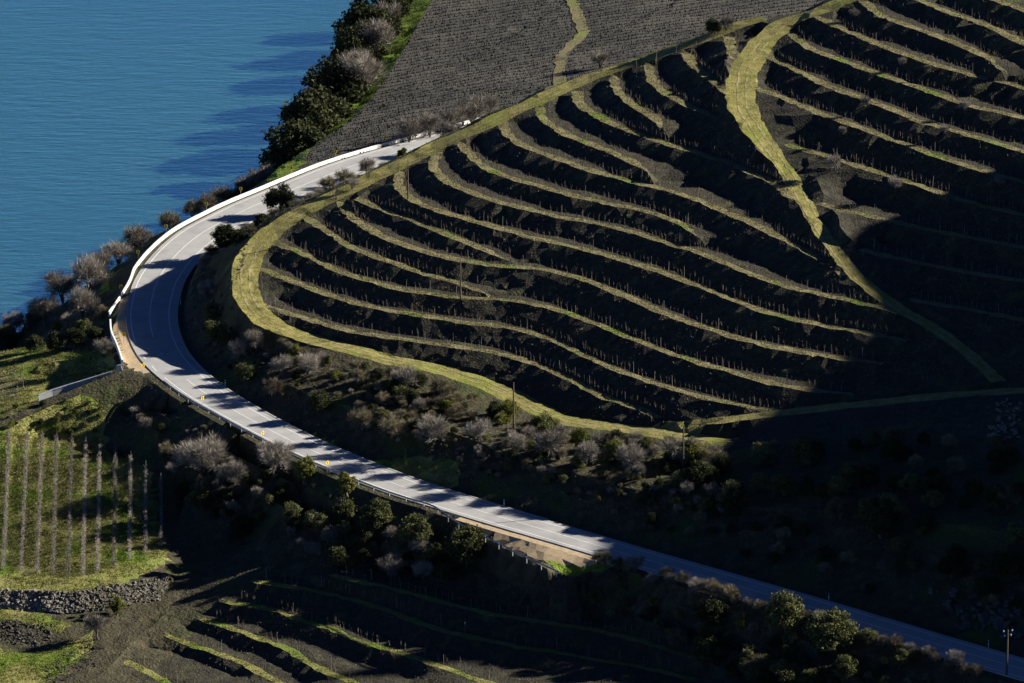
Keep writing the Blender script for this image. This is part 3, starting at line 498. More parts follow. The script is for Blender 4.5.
tri = np.array([f for f in f2 if len(f) == 3], dtype=np.int32)
ee = np.concatenate([tri[:, [0, 1]], tri[:, [1, 2]], tri[:, [2, 0]]]); ee = np.unique(np.sort(ee, 1), axis=0)
deg = np.bincount(ee.ravel(), minlength=len(v2)).astype(float); deg[deg == 0] = 1
for _ in range(220):
    s = np.bincount(ee[:, 0], z2[ee[:, 1]], len(v2)) + np.bincount(ee[:, 1], z2[ee[:, 0]], len(v2))
    z2 = np.where(fixed, z2, .4 * z2 + .6 * s / deg)
# face regions
cen = v2[tri].mean(1); reg = np.full(len(tri), -1)
for i in range(len(strips) - 1, -1, -1): 
    hit = np.where(inside(strips[i]['poly'], cen))[0]
    if strips[i]['kind'] == 'tread' and len(hit):
        A = strips[i]['a']; j = np.argmin(np.hypot(cen[hit, 0][:, None] - A[:, 0], cen[hit, 1][:, None] - A[:, 1]), 1)
        hit = hit[np.abs(z2[tri[hit]] - A[j, 2][:, None]).max(1) < .45]
    reg[hit] = i
# natural unevenness
nzv = np.array([mnoise.fractal(Vector((x * .16, y * .16, 1.7)), .9, 2.1, 4) for x, y in v2])
rough = np.where(fixed, .0, .28)
roadd = np.min(np.stack([np.hypot(v2[:, 0][:, None] - ROAD_C[::4, 0], v2[:, 1][:, None] - ROAD_C[::4, 1]).min(1)]), 0)
rough *= np.clip((roadd - 6) / 8, 0, 1)
rough[np.unique(tri[(reg < 0) & (inside(np.concatenate([RING[:, :2], GULLY[:, :2], BASE[::-1, :2]]), cen))])] *= .45
z2 = z2 + nzv * rough
V3 = np.column_stack([v2, z2])
GT = BVHTree.FromPolygons([tuple(map(float, p)) for p in V3], [tuple(map(int, f)) for f in tri])
def gz(x, y):
    h = GT.ray_cast(Vector((x, y, 600)), Vector((0, 0, -1))); return h[0].z if h[0] is not None else 0.0
def G(u, v):
    h = GT.ray_cast(Vector((0, 0, CAMZ)), ray(u, v).normalized()); return h[0] if h[0] is not None else P(u, v, 0)

# cover of the open ground by polygons traced on the picture (real ground cover, looked up once on the terrain)
def upoly(pts): return np.array([G(u, v)[:2] for u, v in pts])
covers = [
 ('field', np.array([P(u, v, z)[:2] for u, v, z in [(300, 165, -3), (318, 143, -4.6), (345, 124, -6.6), (374, 95, -8), (394, 65, -8.8), (414, 32, -9.4), (432, 2, -9.8), (440, -22, -9.9), (1000, -22, 0), (840, 4, 0), (762, 30, 0), (695, 49, 0), (618, 76, 0), (560, 97, 0), (500, 117, 0), (440, 133, 0), (385, 147, 0), (330, 163, 0)]])),
 ('bright', upoly([(262, 186), (276, 168), (300, 150), (330, 122), (352, 95), (380, 62), (398, 25), (414, -20), (440, -22), (432, 2), (414, 32), (394, 65), (374, 95), (345, 124), (318, 143), (300, 165), (285, 180)])),
 ('bright', upoly([(280, 422), (300, 428), (320, 436), (350, 452), (400, 468), (420, 480), (418, 485), (390, 474), (340, 452), (300, 433)])),
 ('green', upoly([(385, 462), (420, 455), (460, 464), (455, 486), (420, 482)])),
 ('green', upoly([(0, 350), (60, 352), (112, 350), (118, 366), (60, 392), (30, 402), (-20, 420), (-20, 350)])),
 ('green', upoly([(10, 408), (40, 400), (100, 402), (108, 440), (100, 452), (60, 444), (5, 436), (-20, 430), (-20, 418)])),
 ('green', upoly([(-20, 432), (10, 432), (104, 450), (150, 470), (170, 560), (120, 588), (70, 594), (20, 592), (-20, 592)])),
 ('green', upoly([(-20, 606), (40, 612), (68, 626), (60, 632), (20, 622), (-20, 618)])),
 ('green', upoly([(-20, 648), (20, 652), (45, 652), (75, 640), (95, 630), (90, 655), (40, 690), (-20, 700)])),
 ('bright', upoly([(540, 561), (560, 563), (580, 565), (612, 565), (606, 571), (585, 574), (562, 574)])),
 ('bright', upoly([(112, 290), (122, 262), (140, 240), (175, 218), (172, 212), (130, 240), (105, 275), (102, 292)])),
 ('gravel', upoly([(113, 330), (117, 310), (124, 296), (131, 300), (131, 330), (140, 352), (150, 366), (158, 374), (140, 372), (128, 366), (120, 352)])),
 ('gravel', upoly([(440, 508), (450, 506), (520, 530), (600, 556), (648, 568), (615, 565), (580, 566), (545, 560), (520, 552), (490, 537), (460, 522)])),
]
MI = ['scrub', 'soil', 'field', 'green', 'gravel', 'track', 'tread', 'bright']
fm = np.zeros(len(tri), int)
hillpoly = np.concatenate([RING[:, :2], GULLY[:, :2], np.array([P(1000, 392, 19.6)[:2], P(760, 416, 14)[:2], P(640, 430, 12)[:2]])])
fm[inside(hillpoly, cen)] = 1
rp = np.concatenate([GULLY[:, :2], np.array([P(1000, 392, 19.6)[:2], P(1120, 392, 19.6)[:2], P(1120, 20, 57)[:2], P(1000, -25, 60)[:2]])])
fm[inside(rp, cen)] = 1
for nm, pl in covers: fm[inside(pl, cen) & (reg < 0)] = MI.index(nm)
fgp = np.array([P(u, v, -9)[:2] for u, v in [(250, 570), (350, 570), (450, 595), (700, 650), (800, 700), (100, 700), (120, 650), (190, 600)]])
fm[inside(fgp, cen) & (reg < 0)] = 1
# ---- build the objects of the ground
def sub(mask):
    f = tri[mask]; u, inv = np.unique(f, return_inverse=True); return V3[u], inv.reshape(-1, 3).astype(np.int32)
def ground_obj(name, mask, mats, mi=None, parent=None):
    v, f = sub(mask); o = link(name, mesh(name, v, f, mi), mats, parent); return o
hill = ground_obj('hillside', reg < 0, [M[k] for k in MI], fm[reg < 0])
tag(hill, 'brown earth hillside with terrace banks and scrub slopes above the road', kind='structure')
pnames = {'ring': 'grassy track curling round the foot and crest of the terraced spur', 'gully': 'grassy track running down the hillside between the two sets of terraces',
          'base': 'narrow track leading from the foot of the spur into the shaded gully', 'lane': 'lane dropping left from the road beside the pale wall', 'valley': 'shaded track in the hollow below the road'}
for i, s in enumerate(strips):
    msk = reg == i
    if not msk.any() or s['kind'] == 'road': continue
    if s['kind'] == 'track':
        o = ground_obj('path', msk, M['track' if s['name'] in ('ring', 'gully', 'base') else 'scrub'])
        tag(o, pnames[s['name']], kind='structure')
    else:
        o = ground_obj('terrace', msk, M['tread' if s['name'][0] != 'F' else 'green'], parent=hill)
# wheel ruts on the tracks: thin earth ribbons lying on the ground
def ribbon(A, w, lift, name, m, parent=None, amp=0.0, drape=True):
    n = len(A); l = offset(A, w / 2 + wob(n, amp, .4)); r = offset(A, -w / 2 + wob(n, amp, .47))
    if drape:
        for B in (l, r):
            for p in B: p[2] = gz(p[0], p[1]) + lift
    else: l[:, 2] += lift; r[:, 2] += lift
    F = np.array([(2 * i, 2 * i + 1, 2 * i + 3, 2 * i + 2) for i in range(n - 1)], dtype=np.int32)
    V = np.empty((2 * n, 3)); V[0::2] = l; V[1::2] = r
    o = link(name, mesh(name, V, F[:, ::-1].copy()), m, parent); return o
paths = [o for o in COL.objects if o.name.startswith('path')]
for C, par, hi in ((RING, paths[0], 9999), (GULLY, paths[1], 9999), (BASE, paths[2], 9999)):
    D = densify([Vector(p) for p in C[::3]], .8)
    for sgn in (-1, 1): ribbon(offset(D, sgn * .8 + wob(len(D), .35, .05)), .32, .03, 'wheel_rut', M['rut'], par, amp=.3)

# ------------------------------------------------------------------ road
def sweep(edges, name, mats, mi=None, parent=None, flip=False):
    n = len(edges[0]); k = len(edges); V = np.concatenate(edges); F = []
    for j in range(k - 1):
        a = np.arange(n - 1) + j * n; F.append(np.stack([a, a + 1, a + 1 + n, a + n], 1))
    F = np.concatenate(F).astype(np.int32)
    if flip: F = F[:, ::-1].copy()
    return link(name, mesh(name, V, F), mats, parent)
camber = .05
mid = (ED_O + ED_I) / 2; mid = mid.copy(); mid[:, 2] += camber
road = sweep([offset(ED_O, .05, -.35), ED_O, mid, ED_I, offset(ED_I, -.05, -.35)], 'road', M['asphalt'], flip=True)
tag(road, 'grey two-lane asphalt road sweeping round the foot of the terraced spur', kind='structure')
def road_z(t): return camber * (1 - abs(2 * t - 1))
Wt = W + 2.2
def paint_line(off, w, a, b, name):
    A = offset(ROAD_O[a:b], -off[a:b]); t = (off[a:b] + .9) / Wt[a:b]
    zz = camber * (1 - np.abs(2 * t - 1)) + .012
    l = offset(A, w / 2); r = offset(A, -w / 2); l[:, 2] = zz; r[:, 2] = zz
    n = len(A); V = np.empty((2 * n, 3)); V[0::2] = l; V[1::2] = r
    F = np.array([(2 * i, 2 * i + 1, 2 * i + 3, 2 * i + 2) for i in range(n - 1)], dtype=np.int32)[:, ::-1].copy()
    return link(name, mesh(name, V, F), M['paint'], road)
def rid(u, v): return int(np.argmin(np.hypot(*(ROAD_O[:, :2] - np.array(P(u, v)[:2])).T)))
j0, j1 = rid(162, 376), rid(136, 344)
zero = np.zeros(nR)
paint_line(zero, .17, 0, j0, 'edge_line'); paint_line(zero, .17, j1, nR, 'edge_line')
k = j0 + 2
while k + 2 < j1: paint_line(zero, .17, k, k + 3, 'edge_line'); k += 5
paint_line(W, .17, 0, nR, 'edge_line'); paint_line(W / 2, .15, 0, j0 - 2, 'centre_line'); paint_line(W / 2, .15, j1 + 2, nR, 'centre_line')
k = j0
while k + 2 < j1: paint_line(W / 2, .15, k, k + 2, 'centre_line'); k += 4
# concrete drain edge along the inner side of the bend
a, b_ = rid(520, 532), rid(210, 217)
dr = ED_I[a:b_]
tag(sweep([offset(dr, -.03, -.2), offset(dr, -.03, .05), offset(dr, -.38, .06), offset(dr, -.38, -.25)], 'drain_kerb', M['concrete'], flip=True), 'pale concrete drain edge along the inside of the bend', kind='structure')
# ------------------------------------------------------------------ water
wv = [(-6000, -500, WATER_Z), (1500, -500, WATER_Z), (1500, 9000, WATER_Z), (-6000, 9000, WATER_Z)]
tag(link('river', mesh('river', wv, [(0, 1, 2, 3)]), M['water']), 'wide blue rippled river filling the upper left', kind='structure')

# ------------------------------------------------------------------ walls, rails, signs along the road
OBJ_ORD = ['nearest', 'second', 'third', 'fourth', 'fifth', 'sixth', 'seventh', 'eighth', 'ninth', 'tenth', 'eleventh', 'twelfth']
def along(A, s):
    q = arclen(A); p = np.array([np.interp(s, q, A[:, i]) for i in range(3)]); i = min(np.searchsorted(q, s), len(A) - 1); j = max(i - 1, 0)
    t = A[min(j + 1, len(A) - 1)] - A[j]; t = Vector((t[0], t[1], 0)).normalized(); return Vector(p), t
def block_wall(name, A, h, th, seg, gap, label, cat, m, cap=None, piece='block', jit=.02):
    """a wall of separate blocks following a ground line"""
    root = empty(name, tuple(A[0])); tot = arclen(A)[-1]; n = max(1, int(tot / seg)); L_ = tot / n
    for i in range(n):
        p0, _ = along(A, i * L_ + gap / 2); p1, _ = along(A, (i + 1) * L_ - gap / 2); c = (p0 + p1) / 2; d = p1 - p0
        mb = MB(); hh = h * (1 + jit * (R_() - .5)); ax = Vector(d)
        mb.box(c + Vector((0, 0, hh / 2 - .25)), (ax.length, th, hh + .5), ax)
        if cap: mb.box(c + Vector((0, 0, hh + cap / 2)), (ax.length + .01, th + .12, cap), ax)
        o = mb.build(piece, m, root); o.matrix_parent_inverse = Matrix.Translation(-Vector(A[0]))
    return tag(root, label, cat)
ia, ib = rid(143, 272), rid(506, 116)
PAR = offset(ROAD_O[ia:ib], 2.15, -.1)
PAR = np.concatenate([np.array([tuple(P(*q)) for q in [(109, 314.5, -.5), (113, 309, -.45), (118, 302, -.35), (124, 292, -.3), (130, 282, -.2)]]), PAR])
PAR = smooth1(densify([Vector(p) for p in PAR[::2]], 1.2), 4)
block_wall('parapet', PAR, .58, .3, 2.6, .09, 'long low whitewashed parapet along the river side of the road', 'wall', M['whitewash'], jit=.06)
W2 = track([(110.5, 323, -.4), (111.5, 335, -.4), (115.5, 344, -.3), (119.5, 354, -.2), (122.5, 364, -.1)], 1.0)
block_wall('boundary_wall', W2, .8, .3, 2.4, .03, 'short thin white wall beside the gravel lay-by and lane mouth', 'wall', M['whitewash'])
RW = track([(122.5, 376, -1.0), (112, 379, -1.5), (107, 380.5, -1.9), (90, 386, -2.7), (70, 392, -3.6), (52, 397.5, -4.3), (38, 403, -4.9)], 1.0)
RW[:, 1] += 1.0
block_wall('retaining_wall', RW[:int(len(RW) * .17)], 1.9, .35, 3.0, .02, 'tall end of the pale wall at the mouth of the lane', 'wall', M['render'], .1, 'panel')
block_wall('retaining_wall', RW[int(len(RW) * .17):], 1.15, .35, 2.6, .02, 'long pale blue-grey wall stepping down beside the lane', 'wall', M['render'], .08, 'panel')

# steel guardrail on the camera side
ga, gb = rid(560, 545), rid(166, 380)
GA = np.array([tuple(P(*q)) for q in [(559, 575.5, -.35), (540, 567, -.3), (520, 557.5, -.28), (500, 547.5, -.25), (480, 537.5, -.25), (460, 527.5, -.22)]])
GB = offset(ROAD_O[rid(440, 507):gb], 1.35, -.15)
GR = smooth1(densify([Vector(p) for p in np.concatenate([GA, GB[::3]])], 1.0), 3)
gr = empty('guardrail', tuple(GR[0])); tag(gr, 'galvanised steel guardrail on posts along the near side of the road', 'guardrail')
prof = [(0, .45), (.07, .50), (.07, .56), (.01, .605), (.07, .65), (.07, .71), (0, .76)]
rows = []
for off, h in prof: rows.append(offset(GR, -off, h))
rl = sweep(rows, 'rail', M['steel'], None, gr); rl.matrix_parent_inverse = Matrix.Translation(-Vector(GR[0]))
pm = MB(); pm.box((0, 0, .2), (.1, .13, 1.15)); pm_me = pm.me('post'); pm_me.materials.append(M['steel'])
tot = arclen(GR)[-1]; s_ = .5
while s_ < tot:
    p, t = along(offset(GR, .08), s_); o = bpy.data.objects.new('post', pm_me); COL.objects.link(o); o.parent = gr
    o.location = p - Vector(GR[0]); o.rotation_euler = (0, 0, atan2(t.y, t.x)); s_ += 4.0

# chevron signs
def sign_meshes():
    a = MB(); a.box((0, 0, .75), (.07, .07, 1.9)); b = MB(); b.box((0, -.06, 1.85), (.64, .04, .64)); c = MB()
    for s in (-1, 1):
        c.box((.0, -.085, 1.85 + s * .14), (.4, .012, .17), (1, 0, -s * .95))
    return a.me('post'), b.me('board'), c.me('chevron')
sp_, sb_, sc_ = sign_meshes()
sp_.materials.append(M['steel']); sb_.materials.append(M['yellow']); sc_.materials.append(M['black'])
# (u, v of the foot, yaw of the face)
signs = [(327, 473, .9, 'among the treetops at the guardrail, nearest the camera'), (262.5, 443, .9, 'at the guardrail, second from the camera'), (202.5, 408, .85, 'at the guardrail, third from the camera'), (143, 375, .7, 'at the mouth of the lane'),
         (124, 344, .2, 'on the grass by the gravel lay-by'), (121, 296, .1, 'at the end of the white parapet by the bend'), (140.5, 261, 0, 'behind the parapet beside the bare riverside tree'), (165, 235, -.1, 'behind the parapet left of the brown riverside shrubs'), (203, 211, -.15, 'behind the parapet among the brown riverside shrubs'),
         (239, 197, -.15, 'behind the parapet at the right end of the riverside shrubs'), (289.5, 176, -.2, 'behind the parapet on the bright green grass'), (339, 160, -.2, 'behind the parapet at the near corner of the far vineyard'), (385, 146, -.2, 'behind the parapet against the far vineyard, farthest away')]
for u, v, yaw, w in signs:
    p = P(u, v, -.3); q = PAR[np.argmin(np.hypot(PAR[:, 0] - p.x, PAR[:, 1] - p.y))]
    if v < 262:
        i = int(np.argmin(np.hypot(PAR[:, 0] - p.x, PAR[:, 1] - p.y))); i = min(max(i, 1), len(PAR) - 2)
        nn = normals(PAR)[i]; p = Vector((PAR[i, 0] + nn[0] * .7, PAR[i, 1] + nn[1] * .7, -.4))
    r = empty('chevron_sign', p, yaw)
    tag(r, 'yellow and black chevron sign ' + w, 'sign', 'chevron signs round the bend')
    for nm, me in (('post', sp_), ('board', sb_), ('chevron', sc_)):
        o = bpy.data.objects.new(nm, me); COL.objects.link(o); o.parent = r
# white marker posts on the hill side
dm = MB(); dm.box((0, 0, .5), (.16, .12, 1.3)); db = MB(); db.box((0, -.07, .92), (.17, .03, .2))
dm_me = dm.me('post'); dm_me.materials.append(M['paint']); db_me = db.me('reflector'); db_me.materials.append(M['black'])
for u, v, w in [(198.5, 264.5, 'in the shade at the top of the bend'), (181.5, 304, 'in the shade at the middle of the bend'), (223.5, 385.5, 'where the tree shadows end below the bend'), (504, 507, 'where the road passes into shadow'), (831, 599.5, 'on the shaded straight, left of the utility pole'), (992, 646, 'on the shaded straight, right beside the utility pole')]:
    p = P(u, v, 0); i = int(np.argmin(np.hypot(ED_I[:, 0] - p.x, ED_I[:, 1] - p.y))); nn = normals(ED_I)[i]
    r = empty('marker_post', (ED_I[i, 0] - nn[0] * .7, ED_I[i, 1] - nn[1] * .7, -.2)); tag(r, 'white roadside marker post ' + w, 'marker post', 'white marker posts on the hill side of the road')
    for nm, me in (('post', dm_me), ('reflector', db_me)):
        o = bpy.data.objects.new(nm, me); COL.objects.link(o); o.parent = r
# utility poles
def pole(p, h, label, arms):
    r = empty('utility_pole', p); tag(r, label, 'utility pole', 'wooden utility poles')
    mb = MB(); mb.tube([(0, 0, -1), (0, 0, h * .5), (0, 0, h)], [.16, .14, .10], 8); mb.build('pole', M['wood'], r, True)
    if arms:
        for z, w in ((h - .35, 1.5), (h - 1.05, 1.1)):
            a = MB(); a.box((0, 0, z), (w, .1, .12), (1, .3, 0)); c = a.build('crossarm', M['wood'], r)
            for s in (-1, 1):
                i = MB(); ax = Vector((1, .3, 0)).normalized() * (s * w * .46); i.tube([ax + Vector((0, 0, z + .06)), ax + Vector((0, 0, z + .2)), ax + Vector((0, 0, z + .34))], [.05, .11, .06], 6); i.build('insulator', M['insulator'], c)
pole(G(513.5, 428), 8.2, 'bare wooden pole on the track at the foot of the spur', False)
pole(G(683, 471), 8.0, 'bare wooden pole among the shrubs below the track', False)
pole(G(460.5, 299), 7.6, 'bare wooden pole on the terraces in the middle of the spur', False)
pole(G(408, 199), 5.8, 'bare wooden pole near the crest of the spur', False)
pole(P(1006.5, 677, -.4), 7.6, 'wooden pole with crossarms and insulators at the road edge, bottom right', True)

# ------------------------------------------------------------------ plants: prototypes
def rdir(n): v = rng.normal(size=(n, 3)); return v / np.linalg.norm(v, axis=1)[:, None]
def leaves(C, rad, n, ls, squash=.85, hollow=.55):
    """n leaf triangles spread round clump centres C"""
    k = rng.integers(0, len(C), n); d = rdir(n); r = rad[k] * (hollow + (1 - hollow) * rng.random(n)) * (1 + .18 * rng.normal(size=n))
    p = C[k] + d * r[:, None] * np.array([1, 1, squash])
    a = rdir(n); a = a - .6 * d * (a * d).sum(1)[:, None]; a /= np.linalg.norm(a, axis=1)[:, None]
    b = np.cross(a, rdir(n)); b /= np.linalg.norm(b, axis=1)[:, None] + 1e-9
    s = ls * (.6 + .8 * rng.random(n))[:, None]
    V = np.stack([p - a * s * .5 - b * s * .35, p + a * s * .5 - b * s * .2, p + b * s * .6], 1).reshape(-1, 3)
    return V, np.arange(3 * n, dtype=np.int32).reshape(-1, 3)
def clumps(n, rx, rz, zc, inner=.35, low=-.75):
    d = rdir(n * 3); d = d[d[:, 2] > low][:n]; r = inner + (1 - inner) * rng.random(len(d)) ** .5
    return d * r[:, None] * np.array([rx, rx, rz]) * .78 + np.array([0, 0, zc])
def slivers(p, d, ln, w):
    b = np.cross(d, rdir(len(p))); b /= np.linalg.norm(b, axis=1)[:, None] + 1e-9
    V = np.stack([p - b * w[:, None] / 2, p + b * w[:, None] / 2, p + d * ln[:, None]], 1).reshape(-1, 3); return V, np.arange(len(V), dtype=np.int32).reshape(-1, 3)
def limbs(mb, h, n, spread, r0, start=.0, m=0):
    ends = []
    for i in range(n):
        a = 2 * pi * (i + R_() * .7) / n; s = spread * (.4 + .7 * R_()); z0 = h * start * (.6 + .5 * R_())
        p0 = Vector((0, 0, z0)); p2 = Vector((cos(a) * s, sin(a) * s, h * (.6 + .35 * R_()))); p1 = p0.lerp(p2, .5) + Vector((cos(a) * s * -.12, sin(a) * s * -.12, h * .08))
        mb.tube([p0, p1, p2], [r0, r0 * .65, r0 * .3], 4, m, False); ends += [p1.lerp(p2, .3 + .7 * R_()) for _ in range(3)] + [p2]
    return ends
def bare_shrub(n, rx, rz, tw, w=.05, m=('twig',)):
    """grey leafless shrub: stems and a haze of twigs"""
    mb = MB(); ends = limbs(mb, rz * 1.6, 7, rx * .7, .05)
    E_ = np.array([tuple(e) for e in ends]); C = clumps(14, rx, rz, rz * 1.0); E_ = np.concatenate([E_, C])
    k = rng.integers(0, len(E_), n); d = rdir(n); p = E_[k] + d * (rx * .3) * rng.random(n)[:, None]; p[:, 2] = np.maximum(p[:, 2], .05)
    out = p - np.array([0, 0, rz * .25]); out /= np.linalg.norm(out, axis=1)[:, None] + 1e-9
    dd = out * .8 + d * 1.0 + np.array([0, 0, .2]); dd /= np.linalg.norm(dd, axis=1)[:, None]
    V, F = slivers(p, dd, tw * (.5 + rng.random(n)), w * (.6 + .8 * rng.random(n)))
    nV = len(mb.V); Fq = [tuple(f) for f in mb.F] + [tuple(int(x) + nV for x in f) for f in F]
    VV = np.concatenate([np.array([tuple(v) for v in mb.V]), V])
    return mesh('shrub', VV, Fq, [1] * len(mb.F) + [0] * len(F))
def leafy_shrub(n, rx, rz, ls, nc=16):
    mb = MB(); limbs(mb, rz * 1.4, 5, rx * .6, .06)
    C = clumps(nc, rx, rz, rz * .95); V, F = leaves(C, rx * (.24 + .2 * rng.random(len(C))), n, ls); V[:, 2] = np.maximum(V[:, 2], .03)
    nV = len(mb.V); Fq = [tuple(f) for f in mb.F] + [tuple(int(x) + nV for x in f) for f in F]
    VV = np.concatenate([np.array([tuple(v) for v in mb.V]), V])
    return mesh('shrub', VV, Fq, [1] * len(mb.F) + [0] * len(F))
def leafy_tree(n, rx, rz, ls, th, nc=26):
    mb = MB(); mb.tube([(0, 0, -.5), (.08, .03, th * .5), (0, .1, th + rz * .4)], [.13, .1, .06], 6, 0, False); limbs(mb, th + rz * 1.3, 6, rx * .6, .05, .3)
    C = clumps(nc, rx, rz, th + rz * .95, .3, -.9); V, F = leaves(C, rx * (.22 + .16 * rng.random(len(C))), n, ls)
    return mb.me('trunk', True), mesh('crown', V, F)
def bare_tree(n, rx, rz, th, tw, w=.05):
    mb = MB(); mb.tube([(0, 0, -.5), (.05, 0, th * .6), (0, .08, th + rz * .3)], [.11, .085, .05], 6, 0, False); ends = limbs(mb, th + rz * 1.7, 11, rx * .8, .04, .25)
    E_ = np.array([tuple(e) for e in ends]); C = clumps(22, rx, rz, th + rz); E_ = np.concatenate([E_, C])
    k = rng.integers(0, len(E_), n); d = rdir(n); p = E_[k] + d * (rx * .24) * rng.random(n)[:, None]
    out = p - np.array([0, 0, th * .7]); out /= np.linalg.norm(out, axis=1)[:, None] + 1e-9
    dd = out * .9 + d * 1.0 + np.array([0, 0, .15]); dd /= np.linalg.norm(dd, axis=1)[:, None]
    V, F = slivers(p, dd, tw * (.5 + rng.random(n)), w * (.6 + .8 * rng.random(n)))
    return mb.me('trunk', True), mesh('crown', V, F)
PR = {}
def reg_shrub(kind, mes, m): 
    for me in mes: me.materials.append(M[m]); me.materials.append(M['bark'])
    PR[kind] = mes
def reg_tree(kind, prs, m):
    for a, b in prs: a.materials.append(M['bark']); b.materials.append(M[m])
    PR[kind] = prs
# unit sizes: half-width 1, height about 1.9 for shrubs
reg_shrub('grey', [bare_shrub(4000, 1.15, 1.0, .27, .02) for _ in range(4)], 'twig')
reg_shrub('brown', [bare_shrub(4000, 1.15, .95, .25, .022) for _ in range(4)], 'twig2')
reg_shrub('olive', [leafy_shrub(4500, 1.15, 1.0, .105, 24) for _ in range(4)], 'olive')
reg_shrub('broom', [leafy_shrub(4000, 1.05, 1.1, .095, 20) for _ in range(3)], 'broom')
reg_shrub('dark', [leafy_shrub(4800, 1.15, 1.0, .105, 28) for _ in range(4)], 'oak')
reg_tree('oak', [leafy_tree(8000, 1.25, 1.1, .10, .12, 40) for _ in range(4)], 'oak')
reg_tree('olivetree', [leafy_tree(7500, 1.2, 1.1, .10, .12, 36) for _ in range(3)], 'olive')
reg_tree('cypress', [leafy_tree(6000, .85, 1.5, .095, .05, 30) for _ in range(2)], 'broom')
reg_tree('bare', [bare_tree(6500, 1.2, 1.1, .2, .26, .016) for _ in range(4)], 'twig')
SHNAME = {'grey': 'leafless grey', 'brown': 'twiggy brown', 'olive': 'grey-green leafy', 'broom': 'yellow-green broom', 'dark': 'dark evergreen'}
cnt = {}
def plant(kind, p, r, label, cat=None, group=None, sq=1.0):
    """r: half-width in metres"""
    k = cnt.get(kind, 0); cnt[kind] = k + 1; pr = PR[kind][k % len(PR[kind])]; rz = R_() * 6.28
    if isinstance(pr, tuple):
        o = empty({'oak': 'evergreen_tree', 'olivetree': 'olive_green_tree', 'cypress': 'conical_tree', 'bare': 'bare_tree'}[kind], p, rz); o.scale = (r, r, r * sq)
        for nm, me in (('trunk', pr[0]), ('crown', pr[1])):
            c = bpy.data.objects.new(nm, me); COL.objects.link(c); c.parent = o
        tag(o, label, cat or 'tree', group)
    else:
        o = bpy.data.objects.new('shrub', pr); COL.objects.link(o); o.location = p; o.rotation_euler = (0, 0, rz); o.scale = (r, r * (.85 + .3 * R_()), r * sq)
        tag(o, label, cat or 'shrub', group)
    return o
def ppm(p): return FPX / (p[1] * cos(PITCH) - (p[2] - CAMZ) * sin(PITCH))
def put(kind, u, v, rpx, label, cat=None, group=None, sq=1.0):
    """crown centre at a pixel, standing on the ground seen there"""
    p = G(u, v + rpx * .8 * sq); return plant(kind, p - Vector((0, 0, .1)), rpx / ppm(p), label, cat, group, sq)
def put_far(kind, u, v, rpx, label, cat=None, group=None, zs=WATER_Z, gmin=-18.3, sq=1.0):
    """crown centre at a pixel, standing on ground hidden behind something nearer: step back from the far end of the sight line"""
    d = ray(u, v); t0 = (zs - CAMZ) / d.z; r = rpx / (FPX / t0 / 1.0); tn = t0
    hc = r * .95 * sq
    for i in range(260):
        t = t0 - i * .5 / d.length; q = Vector((0, 0, CAMZ)) + d * t; g_ = gz(q.x, q.y)
        if g_ > gmin and q.z - g_ >= hc: return plant(kind, Vector((q.x, q.y, g_ - .1)), r, label, cat, group, sq)
    return None

# riverside trees, upper band
for u, v, r, w in [(367, 8, 20, 'at the top edge of the picture by the water'), (392, 10, 18, 'at the top, right of the waterside evergreen'), (376, 32, 20, 'below the two at the top edge'), (352, 52, 20, 'overhanging the water by the upper bay'), (333, 52, 20, 'rounded, reaching furthest over the upper water'),
                   (341, 80, 22, 'in the middle of the dark waterside clump'), (322, 84, 24, 'large, in the middle of the dark clump at the water'), (306, 118, 22, 'low and dark at the water below the clump'), (328, 112, 18, 'tucked behind the lower dark clump'), (297, 138, 12, 'small, at the lower end of the dark clump')]:
    put_far('oak', u - 8, v, r * 1.4, 'dark evergreen tree ' + w, group='dark evergreen trees on the river bank')
put_far('oak', 278, 140, 8, 'small round dark evergreen alone at the water below the clump', group='dark evergreen trees on the river bank')
for u, v, r, w in [(395, 42, 17, 'beside the green strip near the top'), (379, 76, 18, 'beside the green strip, second from the top'), (356, 100, 18, 'between the dark clump and the green strip'), (343, 126, 16, 'behind the lower dark evergreens'), (320, 140, 14, 'at the bend of the green strip'), (297, 150, 12, 'left of the green strip near its lower end'),
                   (272, 154, 14, 'at the water, left of the lower green strip'), (256, 164, 13, 'at the water, lower left of the green strip'), (252, 178, 11, 'just above the parapet by the lower green strip'), (405, 20, 14, 'highest beside the green strip'), (370, 62, 14, 'in the dark clump, upper of two'), (352, 88, 14, 'in the dark clump, lower of two'), (333, 118, 14, 'just left of the green strip at mid height'), (309, 146, 12, 'at the foot of the dark clump'), (385, 58, 13, 'small, pressed against the upper green strip'), (283, 160, 13, 'low, between the small evergreen and the parapet'), (262, 172, 12, 'low, at the lower end of the band above the parapet'), (312, 128, 13, 'behind the lowest dark evergreens')]:
    put_far('bare', u - (18 if v < 140 else 5), v + 2, r * 1.12, 'grey leafless tree ' + w, group='leafless trees on the river bank')
for u, v, r, w in [(222, 196, 11, 'above the parapet, rightmost of the riverside row'), (207, 203, 10, 'above the parapet, second from the right of the riverside row'), (193, 209, 9, 'above the parapet in the middle of the riverside row'), (171, 221, 10, 'above the parapet, leftmost of the riverside row'), (236, 191, 9, 'against the parapet under the bright green strip')]:
    put_far('brown', u, v, r * 1.25, 'rounded brown shrub ' + w, group='brown shrubs above the parapet')
